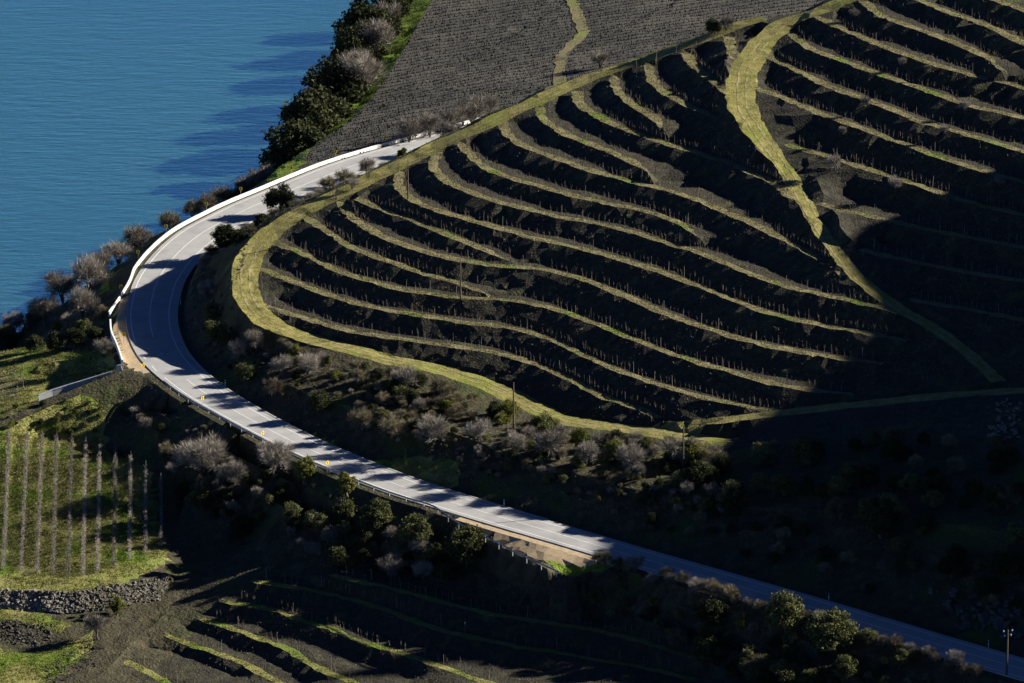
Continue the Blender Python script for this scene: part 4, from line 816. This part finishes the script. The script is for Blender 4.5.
for k_, u, v, r, w in [('bare', 138, 238, 17, 'grey leafless tree standing over the water beyond the bend'), ('bare', 118, 252, 14, 'smaller pale leafless tree left of the tree beyond the bend'), ('bare', 90, 282, 20, 'largest grey leafless tree on the slope left of the bend'), ('bare', 62, 292, 17, 'grey leafless tree in the middle of the left slope'), ('oak', 36, 300, 10, 'small dark evergreen tree at the water on the left'),
                    ('bare', 100, 268, 14, 'grey leafless tree high on the left slope near the parapet'), ('bare', 45, 312, 15, 'low grey leafless tree left of the middle of the slope'), ('bare', 82, 308, 16, 'grey leafless tree below the largest one on the left slope'), ('bare', 14, 322, 12, 'leafless tree at the left edge by the water')]:
    put_far(k_, u, v, r, w, gmin=-16.5)
for k_, u, v, r, w in [('grey', 104, 349, 11, 'leafless shrub against the white wall beside the lane mouth'), ('dark', 75, 338, 10, 'dark shrub above the sunny grass on the left'), ('dark', 55, 342, 11, 'dark shrub in the shade left of the pale broom'), ('broom', 58, 328, 7, 'pale broom bush on the left slope'), ('olive', 84, 326, 8, 'grey-green bush right of the pale broom'), ('dark', 35, 344, 9, 'dark shrub at the left end of the shaded group'), ('dark', 95, 333, 8, 'dark shrub below the bare trees on the left slope'), ('brown', 8, 332, 8, 'brown shrub at the left edge above the grass'), ('grey', 68, 322, 9, 'low grey shrub in front of the bare trees on the left'), ('brown', 102, 312, 9, 'brown shrub beside the end of the parapet')]:
    put(k_, u, v, r, w)
# between road and spur, back side
def cplace(u): return [w for a, w in [(0, 'left of the round evergreen'), (285, 'just right of the round evergreen'), (322, 'against the white road surface'), (360, 'left of the small conical tree'), (405, 'right of the small conical tree')] if u >= a][-1]
put_far('oak', 281, 192, 14, 'rounded dark evergreen tree standing against the road', zs=0, gmin=.5, sq=1.0)
put_far('oak', 225, 238, 13, 'dark evergreen tree at the inside of the bend', zs=0, gmin=.4)
put_far('dark', 240, 237, 9, 'dark shrub right of the evergreen inside the bend', zs=0, gmin=.4); put_far('dark', 262, 221, 9, 'dark shrub between the bend and the round evergreen', zs=0, gmin=.4)
put_far('cypress', 402, 150, 7, 'small dark conical tree between far road and track', zs=0, gmin=.5)
for u, v, r in [(250, 230, 8), (273, 213, 7), (296, 206, 7), (312, 197, 7), (328, 182, 10), (345, 175, 10), (367, 165, 11), (318, 190, 6), (352, 183, 6), (384, 163, 6), (420, 147, 6), (212, 250, 8), (205, 262, 8), (436, 141, 6), (338, 187, 6), (302, 203, 6)]:
    put_far(random.choice(['grey', 'brown', 'grey']), u, v, r, 'low leafless shrub between road and crest track, ' + cplace(u), group='shrubs between the far road and the crest track, ' + cplace(u), zs=0, gmin=.3)
put_far('bare', 449, 124, 12, 'thin leafless tree at the roadside where the road vanishes', zs=0, gmin=.3, sq=1.15)
for u, v, r, w in [(409, 130, 13, 'leftmost of the row beyond the far road'), (430, 125, 13, 'second from the left of the row beyond the far road'), (452, 118, 13, 'in the middle of the row beyond the far road'), (472, 110, 15, 'largest of the row beyond the far road'), (489, 106, 13, 'rightmost of the row beyond the far road')]:
    put_far('grey', u, v, r, 'grey leafless shrub ' + w, zs=-4, gmin=-9)
put('dark', 712, 27, 8, 'dark shrub behind the crest track near the top'); put('grey', 726, 24, 9, 'leafless shrub beside the dark one behind the crest track'); put('grey', 600, 60, 10, 'pale leafless shrub at the edge of the far vineyard')
# named scrub on the slope above the road
for k_, u, v, r, w in [('olive', 212, 311, 9, 'inside the bend'), ('grey', 208, 290, 10, 'high inside the bend'), ('olive', 217, 332, 13, 'large, inside the bend'), ('grey', 238, 352, 11, 'below the track at the nose of the spur'), ('grey', 256, 341, 12, 'just under the track at the nose'), ('grey', 282, 366, 11, 'below the track, right of the nose'), ('grey', 308, 365, 12, 'pale, under the lower track'), ('dark', 319, 401, 12, 'rounded, above the green verge'),
                    ('grey', 405, 381, 14, 'wide and pale, under the lower track'), ('grey', 434, 433, 17, 'largest on the slope above the road'), ('grey', 478, 432, 13, 'right of the largest on the slope'), ('grey', 516, 444, 11, 'below the wooden pole'), ('grey', 550, 446, 17, 'broad, right of the wooden pole'), ('grey', 586, 455, 14, 'second right of the wooden pole'), ('brown', 362, 420, 13, 'above the green verge'), ('brown', 394, 428, 14, 'in the middle of the slope'),
                    ('grey', 632, 460, 15, 'left of the second pole'), ('grey', 676, 450, 12, 'beside the second pole'), ('olive', 684, 479, 10, 'below the second pole'), ('broom', 695, 456, 11, 'right of the second pole'), ('olive', 762, 454, 13, 'standing half in the sun below the base track'), ('olive', 806, 452, 14, 'sunlit, furthest right but one under the base track'), ('olive', 784, 485, 13, 'sunlit, lowest at the edge of the shadow'), ('olive', 873, 438, 8, 'small and sunlit, alone in the shadow'), ('brown', 275, 388, 12, 'above the road below the bend'), ('olive', 245, 372, 10, 'between bend and green verge')]:
    put(k_, u, v, r, SHNAME[k_] + ' shrub ' + w + ('' if 'pole' in w or 'track' in w or 'verge' in w else ' on the scrub slope'))
# scattered scrub
PLACE = [(0, 'near the lane'), (165, 'inside the bend'), (232, 'below the nose of the spur'), (285, 'beside the start of the green verge'), (345, 'above the green verge'), (420, 'left of the first wooden pole'), (513, 'right of the first wooden pole'), (600, 'left of the second wooden pole'), (683, 'right of the second wooden pole'), (770, 'beyond the sunlit bushes'), (850, 'towards the right edge'), (940, 'at the right edge')]
def place(u): return [w for a, w in PLACE if u >= a][-1]
def scatter(n, ind, poly, kinds, r0, r1, label, group, keep=7.5, ease=12.0):
    """n shrubs inside a traced outline; the ind largest are things, the small rest is one undergrowth mass"""
    poly = np.array(poly, float); lo = poly.min(0); hi = poly.max(0); got = []; tries = 0
    while len(got) < n and tries < n * 40:
        tries += 1; u = lo[0] + R_() * (hi[0] - lo[0]); v = lo[1] + R_() * (hi[1] - lo[1])
        if not inside(poly, np.array([[u, v]]))[0]: continue
        p = G(u, v); d = np.hypot(ROAD_C[:, 0] - p.x, ROAD_C[:, 1] - p.y).min()
        if d < (keep if u > 250 else min(keep, 8.5)): continue
        got.append((( r0 + (r1 - r0) * R_() ** 1.6) * min(1.0, .35 + max(0, d - keep) / ease) * (.42 if u < 250 and 250 < v < 360 else 1), p, random.choice(kinds), u))
    got.sort(key=lambda g: -g[0]); V = []; F = []; Mi = []; nv = 0
    for i, (r, p, kd, u) in enumerate(got):
        if i < ind: plant(kd, p - Vector((0, 0, .08)), r, SHNAME[kd] + ' ' + label + ', ' + place(u), group=group + ' (' + SHNAME[kd] + ', ' + place(u) + ')')
        else:
            me = PR[kd][i % len(PR[kd])]; m_ = len(me.vertices); co = np.empty(m_ * 3, np.float32); me.vertices.foreach_get('co', co); co = co.reshape(-1, 3); a = R_() * 6.28
            V.append(np.column_stack([(co[:, 0] * cos(a) - co[:, 1] * sin(a)) * r + p.x, (co[:, 0] * sin(a) + co[:, 1] * cos(a)) * r + p.y, co[:, 2] * r + p.z - .08]))
            lp = np.empty(len(me.loops), np.int32); me.loops.foreach_get('vertex_index', lp); st = np.empty(len(me.polygons), np.int32); me.polygons.foreach_get('loop_start', st)
            ct = np.empty(len(me.polygons), np.int32); me.polygons.foreach_get('loop_total', ct); t3 = st[ct == 3]
            F.append(np.stack([lp[t3], lp[t3 + 1], lp[t3 + 2]], 1) + nv); Mi.append(np.full(len(t3), ['grey', 'brown', 'olive', 'broom', 'dark'].index(kd))); nv += m_
    if V:
        o = link('undergrowth', mesh('undergrowth', np.concatenate(V), np.concatenate(F), np.concatenate(Mi)), [M['twig'], M['twig2'], M['olive'], M['broom'], M['oak']])
        tag(o, 'low tangled undergrowth ' + label.split(' ', 1)[1], 'undergrowth', kind='stuff')
SCRUB = [(176, 262), (196, 262), (228, 290), (240, 325), (275, 345), (345, 366), (430, 384), (490, 404), (540, 428), (640, 444), (725, 455), (720, 520), (600, 515), (500, 490), (430, 462), (340, 428), (255, 395), (205, 362), (180, 325)]
scatter(460, 62, SCRUB, ['grey', 'brown', 'brown', 'grey', 'olive', 'dark', 'broom', 'brown', 'dark'], .6, 1.9, 'shrub in the roadside thicket', 'scrub between road and lower track', 10.5, 20.0)
scatter(90, 16, [(700, 460), (900, 440), (1020, 430), (1020, 630), (860, 590), (700, 545), (600, 515)], ['dark', 'brown', 'olive', 'dark'], 1.0, 2.4, 'shrub on the slope in deep shadow', 'shrubs in deep shadow')
# trees below the road
for k_, u, v, r, sq, w in [('bare', 203, 464, 25, .85, 'big grey leafless tree in the hollow below the road'), ('bare', 232, 478, 15, .85, 'lower leafless tree beside the big one in the hollow'), ('bare', 274, 464, 18, .9, 'leafless tree against the guardrail left of the conical trees'), ('cypress', 305, 474, 12, 1.0, 'left one of two yellow-green conical trees at the guardrail'), ('cypress', 347, 490, 12, 1.0, 'right one of two yellow-green conical trees at the guardrail'),
                       ('olivetree', 376, 520, 16, 1.0, 'round grey-green tree below the guardrail'), ('olivetree', 346, 516, 13, 1.0, 'grey-green tree left of the round one below the guardrail'), ('olivetree', 292, 514, 10, 1.0, 'small grey-green tree in the shaded hollow'), ('olivetree', 343, 530, 8, 1.0, 'smallest grey-green tree under the pair below the guardrail'), ('olivetree', 416, 534, 16, 1.0, 'dark grey-green tree halfway along the guardrail'), ('olivetree', 468, 551, 20, 1.0, 'broad grey-green tree where the gravel begins'), ('olivetree', 437, 553, 9, 1.0, 'small tree left of the broad one by the gravel'),
                       ('bare', 97, 630, 12, 1.0, 'small leafless tree below the rubble bank'), ('cypress', 117, 608, 11, .8, 'round yellow-green tree on the rubble bank'), ('oak', 712, 615, 14, 1.0, 'leafy tree on the bank below the shaded road, left of two big ones'), ('olivetree', 784, 617, 20, 1.0, 'tall leafy tree on the bank below the shaded road'), ('olivetree', 831, 637, 22, 1.0, 'largest leafy tree on the bank below the shaded road'), ('olivetree', 900, 660, 9, 1.0, 'small round tree low on the bank at the lower right'), ('olivetree', 845, 672, 13, 1.0, 'leafy tree at the bottom edge under the largest one'), ('olivetree', 810, 680, 10, 1.0, 'small leafy tree at the bottom edge')]:
    put(k_, u, v, r, w, sq=sq)
scatter(110, 24, [(125, 395), (165, 395), (230, 430), (320, 490), (420, 540), (500, 570), (450, 590), (330, 570), (240, 540), (185, 500), (140, 440)], ['dark', 'brown', 'dark', 'olive', 'grey'], .8, 2.0, 'shrub on the shaded embankment', 'shrubs on the shaded embankment')
# hedge of scrub on the crest of the bank, tops in the sun
def hplace(u): return [w for a, w in [(0, 'where the gravel ends'), (690, 'left of the tall leafy trees'), (765, 'behind the tall leafy trees'), (850, 'right of the tall leafy trees'), (920, 'near the utility pole')] if u >= a][-1]
hg = offset(ROAD_O[rid(985, 668):rid(600, 555)], 2.6)
sL = arclen(hg)[-1]; s_ = 0
while s_ < sL:
    p, t = along(hg, s_); fade = 1 if s_ > sL * .35 else .55
    q = Vector((p.x + (R_() - .5) * 1.4, p.y + (R_() - .5) * 1.4, 0)); q.z = gz(q.x, q.y) - .05
    kd = random.choice(['grey', 'brown', 'brown', 'olive']); plant(kd, q, (.85 + .75 * R_()) * (.75 + .25 * fade), SHNAME[kd] + ' shrub in the sunlit hedge, ' + hplace(project(q)[0]), group='roadside hedge (' + SHNAME[kd] + ', ' + hplace(project(q)[0]) + ')'); s_ += 1.9
scatter(80, 22, [(600, 585), (700, 600), (790, 625), (900, 655), (960, 672), (940, 690), (760, 690), (660, 640), (580, 610)], ['dark', 'olive', 'brown', 'olive', 'broom'], 1.0, 2.3, 'shrub on the bank below the hedge', 'shrubs on the bank below the shaded road')
scatter(26, 8, [(10, 400), (100, 398), (105, 432), (60, 440), (5, 428)], ['broom', 'olive', 'dark'], .3, .8, 'low bush on the green slope', 'low bushes above the left vineyard')
for u, v, r, w in [(865, 102, 6, 'upper right terraces, under the third row'), (835, 163, 9, 'pale, where the shaded track meets the right terraces'), (855, 14, 6, 'at the top beside the crest track'), (903, 62, 5, 'on a shaded bank at the upper right'), (928, 69, 5, 'right of another on a shaded bank at the upper right'), (964, 106, 6, 'at the end of a lit terrace on the right'), (896, 184, 8, 'two-headed, on the lowest lit right terrace'), (999, 181, 6, 'on the bank at the right edge'), (843, 131, 5, 'on the bank left of a lit right terrace'), (944, 130, 5, 'in the middle of the right terraces')]:
    put('grey', u, v, r, 'pale tuft of dry shrub ' + w, group='pale dry shrubs on the right terraces')

# ------------------------------------------------------------------ vines and posts on the terraces
def vine_proto():
    mb = MB(); h = .55 + .25 * R_(); lx, ly = (R_() - .5) * .25, (R_() - .5) * .25
    mb.tube([(0, 0, -.1), (lx * .5, ly, h * .5), (lx, ly * .3, h)], [.055, .045, .04], 4, 0, False)
    for i in range(7):
        a = R_() * 6.28; b0 = Vector((lx, ly * .3, h - .05 * R_())); e = b0 + Vector((cos(a) * .45 * R_(), sin(a) * .45 * R_(), .45 + .75 * R_())); s_ = Vector((-sin(a), cos(a), 0)) * .026
        mb.tri(b0 - s_, b0 + s_, e)
    return mb
VP = [vine_proto() for _ in range(8)]
VPN = [(np.array([tuple(v) for v in m.V]), m.F) for m in VP]
VPM = []
for m in VP: me = m.me('grapevine'); me.materials.append(M['vine']); VPM.append(me)
pb = MB(); pb.tube([(0, 0, -.3), (0, 0, 1.0), (.02, 0, 1.75)], [.042, .038, .034], 5); post_me = pb.me('vine_post'); post_me.materials.append(M['post'])
ROWN = {'T1': 'lowest', 'T2': 'second lowest', 'T3': 'third lowest', 'T3b': 'short third', 'T4': 'fourth', 'T4b': 'short fourth', 'T5': 'fifth', 'T6': 'sixth', 'T7': 'short seventh', 'T8': 'eighth', 'T8b': 'short ninth', 'T9': 'tenth', 'T9b': 'short eleventh', 'T10': 'twelfth', 'T11': 'thirteenth', 'T12': 'topmost'}
vines, posts = [], []
for n in LIP:
    A = LIP[n]; i = [s['name'] for s in strips].index(n); inn = strips[i]['b']; lipA = strips[i]['a']; tot = arclen(A)[-1]
    base_ = offset(A, 2.1 if n[0] != 'F' else 1.9)
    for step, lst, jit in ((1.25, vines, .25), (5.2, posts, .2)):
        s_ = 2.0
        while s_ < arclen(base_)[-1] - 1.0:
            p, t = along(base_, s_); x, y = p.x + (R_() - .5) * jit, p.y + (R_() - .5) * jit
            z = gz(x, y); s_ += step * (.85 + .3 * R_())
            if abs(z - A[min(int(s_ / 1.5), len(A) - 1), 2]) > .8: continue
            if any(inside(strips[k]['poly'], np.array([[x, y]]))[0] for k in (1, 2, 3)): continue
            if step < 2 and R_() < (.1 if n[0] != 'F' else .35): continue
            u, v = project((x, y, z))
            if not (-5 < u < 1030 and -5 < v < 690): continue
            lst.append((x, y, z, n))
def rowlabel(n, what):
    if n[0] == 'F': return what + ' on the patchily lit terraces below the road'
    if n[0] == 'R': return what + ' on the terraces right of the descending track'
    return what + ' along the ' + ROWN[n] + ' terrace of the spur'
def spread(lst, name, mes, what, cat, group, rest_name, mat_, tilt):
    order = sorted(range(len(lst)), key=lambda i: lst[i][1]); pick = set(order[:300]); V = []; F = []; nv = 0
    for i, (x, y, z, n) in enumerate(lst):
        k = i % len(mes); a = R_() * 6.28; sc = .8 + .4 * R_(); tx, ty = (R_() - .5) * tilt, (R_() - .5) * tilt
        if i in pick:
            o = bpy.data.objects.new(name, mes[k]); COL.objects.link(o); o.location = (x, y, z); o.rotation_euler = (tx, ty, a); o.scale = (1, 1, sc)
            tag(o, rowlabel(n, what), cat, group + (' ' + {'F': 'below the road', 'R': 'right of the descending track'}.get(n[0], 'on the ' + ROWN.get(n, '') + ' spur terrace')))
        else:
            me = mes[k]; co = np.empty(len(me.vertices) * 3, np.float32); me.vertices.foreach_get('co', co); co = co.reshape(-1, 3).copy()
            co[:, 0] += tx * co[:, 2]; co[:, 1] += ty * co[:, 2]; co[:, 2] *= sc; c, s = cos(a), sin(a)
            q = np.column_stack([co[:, 0] * c - co[:, 1] * s + x, co[:, 0] * s + co[:, 1] * c + y, co[:, 2] + z])
            V.append(q); F += [tuple(int(j) + nv for j in pl.vertices) for pl in me.polygons]; nv += len(q)
    if V: tag(link(rest_name, mesh(rest_name, np.concatenate(V), F), mat_), 'all the other ' + what.split(' ', 1)[1] + 's farther up the terraces', cat + 's', kind='stuff')
spread(vines, 'grapevine', VPM, 'thin leafless grapevine', 'grapevine', 'grapevines', 'distant_grapevines', M['vine'], .2)
spread(posts, 'vine_post', [post_me], 'thin wooden vineyard post', 'post', 'vineyard posts', 'distant_vine_posts', M['post'], .12)
# fence posts along the crest track
k = 0
fl = offset(RING, -2.9); q = arclen(fl); s_ = q[int(len(q) * .40)]
while s_ < q[-1] - 4:
    p, t = along(fl, s_); s_ += 4.0
    o = bpy.data.objects.new('fence_post', post_me); COL.objects.link(o); o.location = (p.x, p.y, gz(p.x, p.y)); o.scale = (1, 1, .85 + .2 * R_()); o.rotation_euler = ((R_() - .5) * .1, (R_() - .5) * .1, 0)
    tag(o, 'thin wooden post in the line beside the crest track', 'post', 'posts along the crest track')

# ------------------------------------------------------------------ left vineyards: trellised rows
def vine_row(a, b, label, group, h=.95, dens=44, post_step=6.0, width=.32):
    A = np.array([tuple(G(*a)), tuple(G(*b))]); D = densify([Vector(A[0]), Vector(A[1])], .5)
    for p in D: p[2] = gz(p[0], p[1])
    root = empty('vine_row', tuple(D[0])); tag(root, label, 'vine row', group); o0 = Vector(D[0])
    n = int(len(D) * .5 * dens * 4); i = rng.integers(0, len(D), n); t = (D[-1] - D[0])[:2]; t = t / np.linalg.norm(t); nn = np.array([-t[1], t[0]])
    p = D[i].copy(); p[:, :2] += rng.uniform(-.25, .25, n)[:, None] * t + rng.normal(size=n)[:, None] * nn * width * .5; hh = h * rng.random(n) ** .8; p[:, 2] += hh
    d = rdir(n) * .7 + np.array([0, 0, .6]); d /= np.linalg.norm(d, axis=1)[:, None]
    V, F = slivers(p - np.array(o0), d, .24 * (.5 + rng.random(n)), .06 * (.6 + rng.random(n)))
    o = link('vines', mesh('vines', V, F), M['twig'], root); o['kind'] = 'stuff'
    s_ = 0; tot = arclen(D)[-1]
    while s_ <= tot:
        q, _ = along(D, s_); c = bpy.data.objects.new('post', post_me); COL.objects.link(c); c.parent = root; c.location = q - o0; s_ += post_step
    return root
rows_ = [((9, 434), (3, 570)), ((27, 436), (21, 572)), ((42, 438), (37, 574)), ((57, 440), (53, 575)), ((72, 443), (68, 576)), ((86, 446), (83, 576)), ((100, 448), (97.5, 573)), ((116, 452), (113.5, 568)), ((131, 460), (129.5, 561)), ((146, 470), (145.5, 555)), ((161, 482), (161, 548))]
for i, (a, b) in enumerate(rows_):
    vine_row(a, b, f'trellised row of bare vines, {OBJ_ORD[i].replace("nearest", "first")} from the left in the green plot', 'vine rows in the green plot')
for i, (a, b) in enumerate([((-4, 378), (15, 374)), ((-4, 384), (22, 379)), ((-4, 390), (26, 385)), ((-4, 396), (24, 391)), ((-4, 402), (17, 398))]):
    vine_row(a, b, f'short dark vine row at the left edge, {OBJ_ORD[i].replace("nearest", "first")} from the top', 'short vine rows at the left edge', .9, 22, 5.0)

# ------------------------------------------------------------------ far vineyard: rows too fine to count
V = []; fpoly = covers[0][1]
dirv = np.array(P(560, 60, -4)[:2]) - np.array(P(460, 76, -6)[:2]); dirv /= np.linalg.norm(dirv); nv_ = np.array([-dirv[1], dirv[0]])
lo = (fpoly @ nv_).min(); hi = (fpoly @ nv_).max(); la = (fpoly @ dirv).min(); lb = (fpoly @ dirv).max()
gap = upoly([(572, -15), (580, 20), (588, 36), (572, 50), (562, 70), (556, 92), (548, 92), (554, 66), (566, 44), (578, 34), (570, 12), (562, -15)])
pts = []
r_ = lo
while r_ < hi:
    m_ = int((lb - la) / .32); s = la + (np.arange(m_) + rng.random(m_) * .6) * .32; xy = s[:, None] * dirv + (r_ + rng.normal(size=m_) * .10)[:, None] * nv_; pts.append(xy); r_ += 3.3
pts = np.concatenate(pts); pts = pts[inside(fpoly, pts) & ~inside(gap, pts)]
zz = np.array([gz(x, y) for x, y in pts]); uv_ok = np.array([(-10 < project((x, y, z))[0] < 1034) and project((x, y, z))[1] > -12 for (x, y), z in zip(pts, zz)])
pts = pts[uv_ok]; zz = zz[uv_ok]; n = len(pts)
p = np.column_stack([pts, zz - .05]); d = rdir(n) * .35 + np.array([0, 0, 1.0]); d /= np.linalg.norm(d, axis=1)[:, None]
V1, F1 = slivers(p, d, .35 + .45 * rng.random(n), .26 + .2 * rng.random(n))
tag(link('far_vine_rows', mesh('far_vine_rows', V1, F1), M['farvine']), 'fine rows of bare vines covering the far field by the river', 'vineyard', kind='stuff')
# grassy strip dividing the far field
gs = smooth1(densify([G(u, v) for u, v in [(566, -15), (576, 12), (583, 34), (570, 47), (559, 68), (552, 88)]], 2.0), 2)
tag(ribbon(gs, 2.8, .10, 'path', M['tread'], amp=.9), 'grassy strip dividing the far vineyard', kind='structure')

# ------------------------------------------------------------------ rubble banks
def rubble(name, quad, n, s0, s1, label):
    mb = MB(); q = np.array(quad, float)
    for _ in range(n):
        a, b = R_(), R_(); t = q[0] * (1 - a) + q[1] * a; bb = q[3] * (1 - a) + q[2] * a; u, v = t * (1 - b) + bb * b
        p = G(u + (R_() - .5) * 2, v + (R_() - .5) * 2); s = s0 + (s1 - s0) * R_() ** 2
        ax = Vector((R_() - .5, R_() - .5, (R_() - .5) * .6)); mb.box(p, (s * (1 + .6 * R_()), s * (.6 + .5 * R_()), s * (.5 + .4 * R_())), ax)
    o = mb.build(name, M['stone']); me = o.data
    co = np.empty(len(me.vertices) * 3, np.float32); me.vertices.foreach_get('co', co); co += rng.normal(size=len(co)).astype(np.float32) * s0 * .14; me.vertices.foreach_set('co', co); me.update()
    return tag(o, label, 'rubble', kind='stuff')
rubble('rubble_bank', [(-5, 590), (70, 592), (70, 614), (-5, 608)], 900, .14, .55, 'grey schist rubble bank under the left vineyard')
rubble('rubble_bank', [(70, 592), (168, 576), (160, 600), (70, 614)], 900, .14, .55, 'grey schist rubble bank running right below the left vineyard')
rubble('rubble_bank', [(-5, 620), (52, 624), (52, 650), (-5, 640)], 420, .12, .45, 'low rubble bank between the two grassy ledges at the lower left')
rubble('rubble_bank', [(40, 668), (95, 640), (100, 665), (50, 690)], 320, .1, .4, 'pale stony bank at the bottom left')
rubble('rock_outcrop', [(995, 400), (1022, 402), (1020, 440), (985, 440)], 70, .3, .9, 'bluish rock outcrop in the shadow at the right edge')
rubble('rock_outcrop', [(930, 590), (1022, 600), (1022, 640), (960, 630)], 70, .5, 1.5, 'rock face in the shadow above the road at the right edge')
rubble('loose_stones', [(230, 282), (250, 225), (254, 228), (236, 290)], 60, .12, .4, 'loose pale stones scattered beside the track at the nose')

# ------------------------------------------------------------------ grass
def tufts(name, fmask, n, h0, h1, w, m, label):
    f = tri[fmask]; a = V3[f[:, 0]]; b = V3[f[:, 1]]; c = V3[f[:, 2]]
    ar = np.linalg.norm(np.cross(b - a, c - a), axis=1); k = rng.choice(len(f), n, p=ar / ar.sum()); r1 = np.sqrt(rng.random(n))[:, None]; r2 = rng.random(n)[:, None]
    p = a[k] * (1 - r1) + b[k] * r1 * (1 - r2) + c[k] * r1 * r2
    dens = np.array([mnoise.noise(Vector((x * .25, y * .25, 9.1))) for x, y, _ in p]); p = p[dens > -.25]; n = len(p)
    V = []; 
    for _ in range(3):
        q = p + rng.normal(size=(n, 3)) * np.array([.12, .12, 0]); d = rdir(n) * .55 + np.array([0, 0, 1.0]); d /= np.linalg.norm(d, axis=1)[:, None]
        v_, _f = slivers(q - np.array([0, 0, .03]), d, h0 + (h1 - h0) * rng.random(n) ** 2, w * (.6 + .8 * rng.random(n))); V.append(v_)
    V = np.concatenate(V); F = np.arange(len(V), dtype=np.int32).reshape(-1, 3)
    return tag(link(name, mesh(name, V, F), m), label, 'grass', kind='stuff')
uvc = np.array([project((x, y, z)) for (x, y), z in zip(cen, z2[tri].mean(1))])
vis = (uvc[:, 0] > -8) & (uvc[:, 0] < 1032) & (uvc[:, 1] > -8) & (uvc[:, 1] < 690)
kindf = np.array([strips[r]['kind'] if r >= 0 else '' for r in reg])
tufts('terrace_grass', (kindf == 'tread') & vis, 26000, .12, .45, .10, M['blade'], 'dry grass on the terrace lips')
tufts('track_grass', (kindf == 'track') & vis, 12000, .05, .18, .09, M['blade'], 'short grass on the tracks')
tufts('meadow_grass', (fm == 3) & (reg < 0) & vis, 30000, .12, .5, .12, M['blade_green'], 'olive grass on the meadows at the left')
tufts('verge_grass', (fm == 7) & (reg < 0) & vis, 14000, .1, .4, .12, M['blade_bright'], 'bright green grass on the verges and the river strip')
tufts('scrub_grass', (fm == 0) & (reg < 0) & vis, 26000, .15, .6, .10, M['blade'], 'rough dry grass among the shrubs')
tufts('bank_grass', (fm == 1) & (reg < 0) & vis, 22000, .1, .4, .08, M['twig2'], 'sparse dry weeds on the terrace banks')
